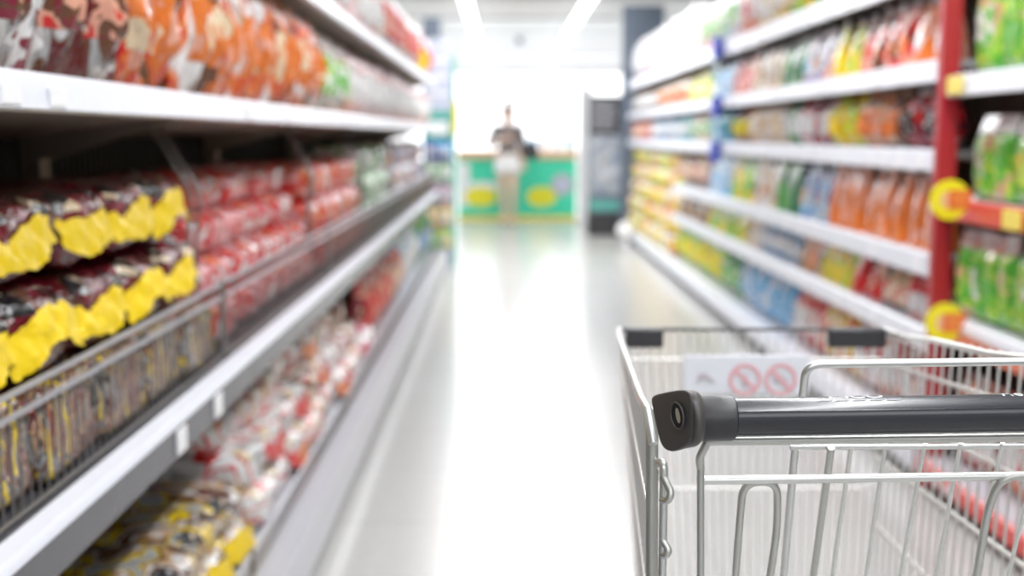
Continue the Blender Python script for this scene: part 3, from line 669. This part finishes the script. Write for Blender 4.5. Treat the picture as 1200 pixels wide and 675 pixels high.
hl.obj('text_lines', M['shelfgrey'], t, smooth=False)
tag(t, 'dark display stand with black header at the right end of the aisle', 'display stand')
t = thing('end_board', (1.62, 14.1, 0)); MB().box(-.24, .24, -.04, .04, 0, 2.68).obj('board', M['slate'], t, smooth=False); MB().box(-.27, .27, -.09, .09, 0, .03).obj('foot', M['black'], t, smooth=False)
tag(t, 'tall slate blue end board closing the far end of the right shelving', 'board')
t = thing('bumper_bollard', (1.43, 13.7, 0)); t.location = (1.33, 12.9, 0)
MB().lathe([(.05, 0), (.05, .02), (.03, .03), (.03, .08), (.075, .1), (.1, .16), (.1, .2), (.07, .25), (.01, .27)], 20).obj('bumper', M['white'], t)
MB().lathe([(.07, 0), (.07, .012)], 20).obj('base_ring', M['shelfgrey'], t)
tag(t, 'small round white bumper at the foot of the far right shelving', 'bumper')

# ------------------------------------------------------------------ person
def skin_obj(name, vs, es, rs, m, parent=None, root=0, lev=2, flat=None):
    me = bpy.data.meshes.new(name); me.from_pydata(vs, es, []); me.update()
    o = bpy.data.objects.new(name, me); COL.objects.link(o)
    o.modifiers.new('s', 'SKIN'); 
    for i, r in enumerate(rs):
        me.skin_vertices[0].data[i].radius = r if isinstance(r, tuple) else (r, r)
        me.skin_vertices[0].data[i].use_root = (i == root)
    sb = o.modifiers.new('u', 'SUBSURF'); sb.levels = sb.render_levels = lev
    dg = bpy.context.evaluated_depsgraph_get(); me2 = bpy.data.meshes.new_from_object(o.evaluated_get(dg))
    bpy.data.objects.remove(o)
    if flat:
        for v in me2.vertices: v.co = flat(v.co)
    for p in me2.polygons: p.use_smooth = True
    me2.materials.clear(); me2.materials.append(m)
    o = bpy.data.objects.new(name, me2); COL.objects.link(o); o.parent = parent; return o
pr = thing('person', (.055, 16.0, 0), 0)     # faces the camera (-y)
fl = lambda c: Vector((c.x, c.y * (.72 if .8 < c.z < 1.33 and abs(c.x) < .2 else 1), c.z))
V = [(0, 0, .86), (0, 0, .98), (0, 0, 1.1), (0, 0, 1.22), (0, .01, 1.31), (0, 0, 1.38), (0, -.01, 1.46), (0, -.005, 1.54),        # 0-7 pelvis..head
     (.08, 0, .82), (.075, -.05, .45), (.07, .02, .08), (.07, -.07, .035), (.07, -.13, .025),                                  # 8-12 left leg
     (-.08, 0, .82), (-.06, .03, .45), (-.05, .10, .1), (-.05, .03, .04), (-.05, -.03, .025),                                 # 13-17 right leg
     (.16, 0, 1.27), (.2, .02, 1.04), (.21, -.1, .88), (.21, -.13, .82),                                                         # 18-21 left arm
     (-.16, 0, 1.27), (-.23, -.02, 1.05), (-.1, -.17, 1.12), (-.04, -.2, 1.15)]                                               # 22-25 right arm bent across chest
E = [(0, 1), (1, 2), (2, 3), (3, 4), (4, 5), (5, 6), (6, 7), (0, 8), (8, 9), (9, 10), (10, 11), (11, 12), (0, 13), (13, 14), (14, 15), (15, 16), (16, 17),
     (3, 18), (18, 19), (19, 20), (20, 21), (3, 22), (22, 23), (23, 24), (24, 25)]
RS_ = [.13, .115, .1, .115, .055, .05, .088, .082, .085, .05, .033, .035, .025, .085, .05, .033, .035, .025, .05, .036, .025, .03, .05, .036, .025, .03]
# fingers
for base, dirv in ((21, Vector((0, -.25, -1))), (25, Vector((1, -.2, .25)))):
    dirv.normalize(); b0 = Vector(V[base]); sd = dirv.cross(Vector((0, 1, 0))).normalized()
    for k, (off, ln) in enumerate(((-.024, .055), (-.008, .065), (.008, .06), (.024, .048))):
        i0 = len(V); p1 = b0 + dirv * .04 + sd * off; p2 = p1 + dirv * ln * .6 + Vector((0, -.01, 0)); p3 = p2 + dirv * ln * .4 + Vector((0, .012, 0))
        V += [tuple(p1), tuple(p2), tuple(p3)]; RS_ += [.009, .008, .007]; E += [(base, i0), (i0, i0 + 1), (i0 + 1, i0 + 2)]
    i0 = len(V); p1 = b0 + dirv * .01 - sd * .04; p2 = p1 + dirv * .035 - sd * .012
    V += [tuple(p1), tuple(p2)]; RS_ += [.011, .009]; E += [(base, i0), (i0, i0 + 1)]
# nose, ears
i0 = len(V); V += [(0, -.112, 1.475), (.078, 0, 1.48), (-.078, 0, 1.48)]; RS_ += [.012, .014, .014]; E += [(6, i0), (6, i0 + 1), (6, i0 + 2)]
skin_obj('body', V, E, RS_, M['skin'], pr, 0, 2, fl)
skin_obj('knit_top', [(0, 0, .93), (0, 0, 1.02), (0, 0, 1.12), (0, 0, 1.23), (0, .01, 1.31), (.16, 0, 1.27), (.205, .02, 1.05), (.21, -.05, .96), (-.16, 0, 1.27), (-.235, -.02, 1.06), (-.16, -.1, 1.1)],
         [(0, 1), (1, 2), (2, 3), (3, 4), (3, 5), (5, 6), (6, 7), (3, 8), (8, 9), (9, 10)], [.15, .14, .125, .135, .07, .075, .058, .05, .075, .058, .05], M['top'], pr, 0, 2, fl)
skin_obj('white_shorts', [(0, 0, .98), (0, 0, .88), (.09, -.01, .78), (.095, -.02, .66), (-.09, 0, .78), (-.09, .01, .66)], [(0, 1), (1, 2), (2, 3), (1, 4), (4, 5)], [.13, .155, .11, .1, .11, .1], M['shorts'], pr, 0, 2, fl)
skin_obj('hair', [(0, .02, 1.53), (0, .05, 1.46), (0, .075, 1.36), (0, .03, 1.62), (0, .03, 1.67), (.07, .02, 1.47), (-.07, .02, 1.47)], [(0, 1), (1, 2), (0, 3), (3, 4), (0, 5), (0, 6)], [.098, .09, .05, .04, .048, .04, .04], M['hair'], pr, 0, 2)
for s in (-1, 1):
    MB().lathe([(.002, -.006), (.009, -.003), (.009, .003), (.002, .006)], 12, axis='y', c=(s * .032, -.094, 1.505)).obj('eye', M['eye'], pr)
    skin_obj('sandal', [(s * .07 - (.0 if s > 0 else -.02), (.03 if s > 0 else .1), .018), (s * .07 - (.0 if s > 0 else -.02), (-.06 if s > 0 else .02), .014), (s * .07 - (.0 if s > 0 else -.02), (-.15 if s > 0 else -.05), .014)], [(0, 1), (1, 2)], [.03, .03, .028], M['bag'], pr, 0, 1, lambda c: Vector((c.x, c.y, max(0, min(c.z, .03)))))
MB().lathe([(.002, -.004), (.016, -.002), (.016, .002), (.002, .004)], 12, axis='y', c=(0, -.093, 1.435)).obj('mouth', M['lips'], pr)
tag(pr, 'person in grey brown top and white shorts walking past the green counter', 'person')
t = thing('shoulder_bag', (.34, 15.95, .88))
MB().prism([(-.1, 0), (.12, 0), (.14, .12), (.1, .22), (-.08, .22), (-.12, .12)], -.06, .06).obj('bag_body', M['bag'], t, bevel=.02)
MB().tube([(-.07, 0, .2), (-.1, 0, .33), (-.13, .02, .48)], .012, 8).obj('strap', M['bag'], t)
MB().prism([(-.09, .1), (.11, .1), (.1, .225), (-.08, .225)], -.068, -.061).obj('flap', M['bag'], t, bevel=.004)
tag(t, 'black shoulder bag carried at the side of the person', 'bag')

# ------------------------------------------------------------------ shopping cart
ct = thing('shopping_cart', (.39, 1.4, 0)); CO = Vector((.39, 1.4, 0))
def L_(p): return Vector(p) - CO
def ctube(paths, r, nm, m, parent=None, n=10):
    mb = MB()
    for p in paths: mb.tube([L_(q) for q in p], r, n)
    return mb.obj(nm, m, parent or ct)
HA = P(858, 489.5, .90); HB = P(1200, 485.2, .912); HB.z = HA.z + .0005
ax = (HB - HA).normalized(); HR = .0152
He = HA + ax * .455
hb = MB().tube([L_(HA), L_(He)], HR, 40).obj('handle_bar', M['gloss'], ct)
# thin ridges added along the bar to shape its highlight lines
up = Vector((0, 0, 1)); fr = ax.cross(up).normalized() * -1
if fr.y > 0: fr = -fr
def onbar(s, th, rr=HR): return HA + ax * s + (fr * math.cos(th) + up * math.sin(th)) * rr
for th in (.51, -.81):
    MB().grid(lambda u, v: L_(onbar(u * .455, th + (v - .5) * .07, HR + .0006 * math.sin(math.pi * v))), 1, 6).obj('highlight_ridge', M['gloss'], hb)
def bartext(txt, s0, wdt, th0, th1, nm):
    cu = bpy.data.curves.new('t', 'FONT'); cu.body = txt; cu.size = 1; cu.offset = .02; cu.resolution_u = 4
    o = bpy.data.objects.new('t', cu); COL.objects.link(o); bpy.context.view_layer.update()
    me = bpy.data.meshes.new_from_object(o.evaluated_get(bpy.context.evaluated_depsgraph_get())); bpy.data.objects.remove(o)
    xs = [v.co.x for v in me.vertices]; ys = [v.co.y for v in me.vertices]; a, b, c, d = min(xs), max(xs), min(ys), max(ys)
    for v in me.vertices:
        u, w = (v.co.x - a) / (b - a), (v.co.y - c) / (d - c); v.co = L_(onbar(s0 + u * wdt, th0 + (th1 - th0) * w, HR + .0003))
    me.materials.clear(); me.materials.append(M['print']); o = bpy.data.objects.new(nm, me); COL.objects.link(o); o.parent = hb
def sx(px): return (P(px, 463, .905) - HA).dot(ax)
bartext('TESCO', sx(951), sx(1035) - sx(951), R(73), R(112), 'lettering')
bartext('He', sx(1177), sx(1202) - sx(1177), R(73), R(112), 'lettering')
dm = MB()
for k in range(5):
    s0 = sx(953) + k * (sx(975.5) - sx(955)); w_ = sx(970) - sx(955)
    dm.add([L_(onbar(s0, R(61), HR + .0003)), L_(onbar(s0 + w_, R(61), HR + .0003)), L_(onbar(s0 + w_ + .004, R(68.5), HR + .0003)), L_(onbar(s0 + .004, R(68.5), HR + .0003))], [(0, 1, 2, 3)])
dm.obj('dash_stripes', M['dashprint'], hb, smooth=False)
# collars and end caps
def endcap(org, d, tagl):
    """d=+1: left cap at org, extends to -ax"""
    c = MB(); a0 = org; sg = -d
    prof = [(HR + .0002, .0015), (HR + .0024, .0), (HR + .0028, -.002), (HR + .0028, -.025), (HR + .0005, -.028)]
    pts = [L_(a0 + ax * (z * d)) for r, z in prof]
    MB().tube(pts, [r for r, z in prof], 36).obj('handle_collar', M['black'], ct)
    import bmesh
    bm = bmesh.new()
    def pt(px, py, dd):
        p = P(px, py, dd)
        if d < 0:
            rel = p - HA; s = rel.dot(ax); p = rel - ax * s * 2 + HA + ax * (org - HA).length
        return L_(p)
    pl = [pt(762, 466, .928), 0, 0, pt(800, 456, .889), 0, 0, 0, 0, 0, 0, pt(782, 529.5, .906)]
    poly = [(761, 465), (764, 462.5), (783, 458.5), (801, 455.5), (808, 460), (810, 475), (810, 505), (807, 520), (800, 525), (789, 530), (781, 529.5), (775, 524), (771, 514)]
    cx_, cy_ = 788, 492; NA = 32; rings = []
    def hit(phi):
        dx, dy = math.cos(phi), -math.sin(phi); best = None
        for k in range(len(poly)):
            (x1, y1), (x2, y2) = poly[k], poly[(k + 1) % len(poly)]; ex, ey = x2 - x1, y2 - y1; den = dx * ey - dy * ex
            if abs(den) < 1e-9: continue
            t_ = ((x1 - cx_) * ey - (y1 - cy_) * ex) / den; q = ((x1 - cx_) * dy - (y1 - cy_) * dx) / den
            if t_ > 0 and -1e-6 <= q <= 1 + 1e-6: best = t_ if best is None else min(best, t_)
        return best * dx, best * dy
    hp = [hit(2 * math.pi * k / NA) for k in range(NA)]
    dep = lambda px: .928 - (px - 762) / 46 * .044
    def plate(sc_, push): return [pt(cx_ + a_ * sc_, cy_ + b_ * sc_, dep(cx_ + a_ * sc_)) + ax * (push * d) for a_, b_ in hp]
    def circ(s_, rad, dz=0): c_ = L_(org) + ax * (s_ * d) + up * dz; return [c_ + (fr * math.cos(2 * math.pi * k / NA) + up * math.sin(2 * math.pi * k / NA)) * rad for k in range(NA)]
    rings = [plate(.02, 0), plate(.5, 0), plate(.93, 0), plate(.985, .0004), plate(1.0, .0022), [a_.lerp(b_, .55) for a_, b_ in zip(plate(1.0, .004), circ(-.036, .0222))], circ(-.031, .0224), circ(-.027, .0208), circ(-.0255, .018), circ(-.02, .016)]
    vs = [v for g in rings for v in g]; fs = [(i * NA + k, i * NA + (k + 1) % NA, (i + 1) * NA + (k + 1) % NA, (i + 1) * NA + k) for i in range(len(rings) - 1) for k in range(NA)]
    fs.append(tuple(range(NA)))
    mb_ = MB(); mb_.add(vs, fs); o = mb_.obj('handle_end_cap', M['capblack'], ct, ang=80)
    sbd = o.modifiers.new('s', 'SUBSURF'); sbd.levels = sbd.render_levels = 1
    if d > 0:
        n = (pl[3] - pl[0]).cross(pl[10] - pl[0]).normalized(); c0 = pt(795, 487, .894)
        if n.y > 0: n = -n
        u = (pl[3] - pl[0]).normalized(); w = n.cross(u)
        # hole: dark recess with a screw head
        def disc(r1, r2, off, mat, nm, sq=1):
            m_ = MB(); k = 28
            vs = [c0 + n * off + (u * math.cos(2 * math.pi * i / k) * r1 * sq + w * math.sin(2 * math.pi * i / k) * r2) for i in range(k)]
            m_.add(vs, [tuple(range(k))]); return m_.obj(nm, mat, o)
        disc(.0078, .0098, .0012, M['hole'], 'screw_hole')
        ring = [c0 + n * .0012 + (u * math.cos(2 * math.pi * i / 28) * .0082 + w * math.sin(2 * math.pi * i / 28) * .0102) for i in range(28)]
        MB().tube(ring, .0007, 8, closed=True).obj('hole_rim', M['capblack'], o)
        m_ = MB(); cs = c0 + n * .0016 + u * .0016
        m_.add([cs + (u * math.cos(2 * math.pi * i / 16) * .0028 + w * math.sin(2 * math.pi * i / 16) * .006) for i in range(16)], [tuple(range(16))]); m_.obj('screw_head', M['steel'], o)
    return o
endcap(HA, 1, ''); endcap(He, -1, '')
# carrying tube and rods under the handle
xr = 1.75
def hl_(pa, pb, d0, d1, ext=.0):        # straight line through two pixels at depths
    a, b = P(*pa, d0), P(*pb, d1); dr = (b - a).normalized(); return [a, b + dr * ext]
ctube([hl_((829, 517, ), (1200, 512.5), .915, .927, .21)], .0037, 'handle_support_tube', M['steel'])
sf = ct  # parts of the rear gate
gate = MB()
def G(pts, r, n=10): gate.tube([L_(p) for p in pts], r, n)
G(hl_((926, 524), (1200, 523), .95, .96, .2), .0024)
G(hl_((817, 563), (1200, 557.5), .93, .94, .21), .0036)
def wire(x0, y0, x1, y1, d0, dd=.0006):
    """near-vertical wire through two pixels, carried further down"""
    a = P(x0, y0, d0); b = P(x1, y1, d0 + (y1 - y0) * dd); dr = (b - a).normalized(); return [a, b, b + dr * .2]
for (a, b) in ((998, 974.5), (1038, 1014), (1084, 1054), (1126, 1096), (1175, 1140), (1220, 1180), (1265, 1225), (1310, 1268), (1355, 1310)):
    G(wire(a, 519, b, 680, .955), .0019)
gate.obj('rear_gate', M['chrome'], ct)
pole = MB()
pole.tube([L_(p) for p in fillet([P(829, 517, .915), P(826, 524, .915), P(819, 537, .918), P(821, 548, .925)], .006)], .0033, 10)
pole.tube([L_(p) for p in [P(821, 535, .925), P(821, 680, .925), P(821, 680, .925) + Vector((0, .01, -.22))]], .003, 10)
pole.obj('gate_hinge_rod', M['steel'], ct)
# child seat back loop
seat = MB()
lp = [P(918, 678, 1.035) + Vector((-.01, .02, -.12)), P(918, 678, 1.035), P(932, 522, .985), P(941, 463, .968), P(944, 427, .958), P(1200, 423.5, .968), P(1200, 423.5, .968) + Vector((.12, .001, 0)), P(1200, 423.5, .968) + Vector((.125, .03, -.25))]
seat.tube([L_(p) for p in fillet(lp, .014, 8)], .0034, 12)
seat.obj('child_seat_back_loop', M['chrome'], ct)
for (xa, xb, ya) in ((972.5, 952.5, 523),):
    w_ = wire(xa, ya, xb, 680, .95); ctube([[w_[0] + Vector((0, -.004, 0)), w_[1], w_[2]]], .0031, 'child_seat_rod', M['steel'])
ar = MB(); ar.tube([L_(p) for p in fillet([P(861, 690, .96) , P(866, 620, .945), P(871, 566, .935), P(911, 564, .935), P(911, 620, .945), P(900, 690, .96)], .02, 8)], .0031, 10); ar.obj('leg_hole_frame', M['steel'], ct)
ar = MB(); ar.tube([L_(p) for p in fillet([P(1143, 685, .965), P(1157, 600, .945), P(1172, 558, .935), P(1232, 556, .935), P(1232, 600, .945), P(1220, 690, .965)], .02, 8)], .0033, 10)
ar.obj('leg_hole_frame', M['steel'], ct)
# --- basket
TR = dict(nl=P(757, 478, .96), fl=P(726, 386, 1.93), frr=P(1037, 386, 1.93))
nl = TR['nl']; fL = TR['fl']; fR = TR['frr']; zt = fL.z
nr = Vector((nl.x + .565, .96, nl.z)); 
# bottoms
bfL = Vector((fL.x + .03, fL.y - .06, .47)); bfR = Vector((fR.x - .03, fR.y - .06, .47)); bnL = Vector((nl.x + .028, .99, .36)); bnR = Vector((nr.x - .028, .99, .36))
rimL = fillet([P(764, 540, .93), nl + Vector((0, 0, -.0)), P(745, 448, 1.12), fL, fL + (fR - fL) * .05], .03, 6)
ctube([[P(766, 520, .93), P(759, 481, .945), P(752, 468, 1.0), P(737, 427, 1.3), P(725, 392, 1.85), fL]], .0042, 'side_rim', M['chrome'])
mR = Vector((fR.x + .015, 1.55, zt + .002))
rimR = [fR, Vector((fR.x + .008, 1.85, zt)), P(1092, 398, 1.6), P(1160, 415, 1.35), Vector((nr.x, 1.05, nl.z - .0)), Vector((nr.x, .95, nl.z - .02))]
ctube([rimR], .0042, 'side_rim', M['chrome'])
ctube([[fL, fR]], .003, 'front_rim', M['black'])
for (a, b, nm) in ((733, 777, 0), (971, 1037, 1)):
    A_, B_ = P(a, 387, 1.93), P(b, 387, 1.93)
    hh = .03
    m_ = MB().box(A_.x - CO.x, B_.x - CO.x, 1.918 - CO.y, 1.942 - CO.y, A_.z - hh + .002, A_.z + .004)
    m_.obj('corner_bumper', M['black'], ct, bevel=.004)
def lerp(a, b, t): return a + (b - a) * t
fp = MB(); N_ = 27
for k in range(N_ + 1):
    t_ = k / N_; fp.tube([L_(lerp(fL, fR, t_)), L_(lerp(bfL, bfR, t_))], .0012, 6)
for t_ in (.115, .62, 1): fp.tube([L_(lerp(fL, bfL, t_)), L_(lerp(fR, bfR, t_))], .0022, 6)
fp.obj('front_panel', M['palewire'], ct)
def side(nt, ft, nb, fb, nm):
    s = MB(); n = 34
    for k in range(n + 1):
        t_ = k / n; s.tube([L_(lerp(nt, ft, t_)), L_(lerp(nb, fb, t_))], .0018, 6)
    for t_ in (.13, .3, .5, .75, 1): s.tube([L_(lerp(nt, nb, t_)), L_(lerp(ft, fb, t_))], .0034, 8)
    s.obj('side_panel', M['palewire'], ct)
side(nl, fL, bnL, bfL, 'l'); side(nr, fR, bnR, bfR, 'r')
bt = MB()
for k in range(15): t_ = k / 14; bt.tube([L_(lerp(bnL, bnR, t_)), L_(lerp(bfL, bfR, t_))], .0022, 6)
for k in range(19): t_ = k / 18; bt.tube([L_(lerp(bnL, bfL, t_)), L_(lerp(bnR, bfR, t_))], .0018, 6)
bt.obj('basket_bottom', M['chrome'], ct)
# rear corner frame posts left and right
for s, mir in ((1, False), (-1, True)):
    def Q(px, py, d, dz=0):
        p = P(px, py, d); p.z += dz
        if mir: p.x = 2 * (nl.x + .2825) - p.x
        return p
    ctube([[Q(764, 478, .95), Q(764, 560, .95), Q(764, 685, .95), Q(766, 685, .95, -.5)]], .0052, 'frame_post', M['steel'])
    ctube([fillet([Q(770, 560, .96), Q(771, 541, .945), Q(778, 543, .93), Q(778, 560, .93), Q(776, 690, .93), Q(776, 690, .93, -.3)], .006)], .0034, 'hinge_post', M['chrome'])
    for hk in ([Q(777, 558, .93), Q(787, 578, .92), Q(783, 587, .92), Q(776, 586, .93)], [Q(776, 632, .93), Q(784, 645, .925), Q(781, 651, .925), Q(775, 650, .93)]): ctube([fillet(hk, .004)], .003, 'hook', M['steel'])
# notice board on front panel
sg = thing('x'); bpy.data.objects.remove(sg)
A_, B_ = P(800, 415, 1.915), P(948, 462, 1.905)
nb_ = MB().box(A_.x - CO.x, B_.x - CO.x, 1.905 - CO.y, 1.909 - CO.y, B_.z, A_.z).obj('notice_board', M['signboard'], ct, bevel=.002)
def on(px, py): p = P(px, py, 1.902); return L_(p)
def ringm(px, py, r, nm):
    c = on(px, py); pts = [c + Vector((math.cos(2 * math.pi * k / 40) * r, 0, math.sin(2 * math.pi * k / 40) * r)) for k in range(40)]
    m_ = MB()
    def rg(u, v): a = 2 * math.pi * u; q = r * (1 + (v - .5) * .26); return (c.x + math.cos(a) * q, c.y, c.z + math.sin(a) * q)
    m_.grid(rg, 40, 1)
    d_ = r * .72; w_ = r * .1
    m_.add([(c.x - d_ - w_, c.y - .0003, c.z + d_ - w_), (c.x - d_ + w_, c.y - .0003, c.z + d_ + w_), (c.x + d_ + w_, c.y - .0003, c.z - d_ + w_), (c.x + d_ - w_, c.y - .0003, c.z - d_ - w_)], [(0, 1, 2, 3)])
    m_.obj(nm, M['pinkred'], nb_, smooth=False)
ringm(873, 445, .0235, 'prohibition_ring'); ringm(915, 445, .0235, 'prohibition_ring')
def blob(pts, nm, px, py, s):
    c = on(px, py); MB().add([(c.x + a * s, c.y + .0004, c.z + b * s) for a, b in pts], [tuple(range(len(pts)))]).obj(nm, M['greyprint'], nb_, smooth=False)
blob([(-.4, -1), (.4, -1), (.5, .2), (.25, .5), (.25, .8), (-.25, .8), (-.25, .5), (-.5, .2)], 'figure_print', 873, 445, .011)
blob([(-1, -.5), (.9, -.6), (1.1, .1), (.4, .3), (.2, .9), (-.3, .9), (-.5, .2), (-1.1, .1)], 'figure_print', 915, 445, .011)
blob([(-1.4, -.8), (-.8, -.1), (.2, -.2), (1.1, -.8), (1.2, -.4), (.5, .3), (-.2, .9), (-1.2, .8)], 'figure_print', 828, 444, .011)
# chassis and casters
ch = MB()
for s in (-1, 1):
    x_n = s * .25; x_f = s * .17
    ch.tube([L_(p) for p in fillet([Vector((.39 + x_n, .93, .36)), Vector((.39 + x_n, .95, .2)), Vector((.39 + x_n, 1.02, .16)), Vector((.41 + x_f, 1.82, .2)), Vector((.41 + x_f, 1.84, .47))], .06)], .011, 10)
ch.tube([L_(Vector((.14, 1.02, .165))), L_(Vector((.64, 1.02, .165)))], .009, 10); ch.tube([L_(Vector((.24, 1.8, .2))), L_(Vector((.58, 1.8, .2)))], .009, 10)
for k in range(7): x_ = .2 + k * .063; ch.tube([L_(Vector((x_, 1.02, .168))), L_(Vector((x_ * .7 + .122, 1.8, .203)))], .0025, 6)
ch.obj('chassis', M['steel'], ct)
for (x_, y_, zt_) in ((.15, 1.04, .155), (.63, 1.04, .155), (.25, 1.78, .19), (.57, 1.78, .19)):
    f_ = MB(); f_.box(x_ - .022 - CO.x, x_ - .018 - CO.x, y_ - .02 - CO.y, y_ + .02 - CO.y, .05, zt_); f_.box(x_ + .018 - CO.x, x_ + .022 - CO.x, y_ - .02 - CO.y, y_ + .02 - CO.y, .05, zt_); f_.box(x_ - .022 - CO.x, x_ + .022 - CO.x, y_ - .02 - CO.y, y_ + .02 - CO.y, zt_ - .004, zt_)
    fo = f_.obj('caster_fork', M['steel'], ct, smooth=False)
    MB().lathe([(.052, -.014), (.062, -.01), (.0625, .01), (.052, .014)], 28, axis='x', c=(x_ - CO.x, y_ - CO.y, .0625)).obj('wheel', M['rubber'], fo)
tag(ct, 'chrome wire shopping cart with black handle in the right foreground', 'shopping cart')

# drop unused prototypes
for lst in PROTO.values():
    for r in lst:
        if r not in USED:
            for o in [r] + [x for x in bpy.data.objects if x.parent == r]: bpy.data.objects.remove(o)
SC.view_settings.view_transform = 'Standard'; SC.view_settings.exposure = .06; SC.view_settings.gamma = 1.06
SC.cycles.use_denoising = True; SC.cycles.sample_clamp_indirect = 8; SC.cycles.max_bounces = 8; SC.cycles.caustics_reflective = False; SC.cycles.caustics_refractive = False
print('OBJECTS', len(bpy.data.objects))
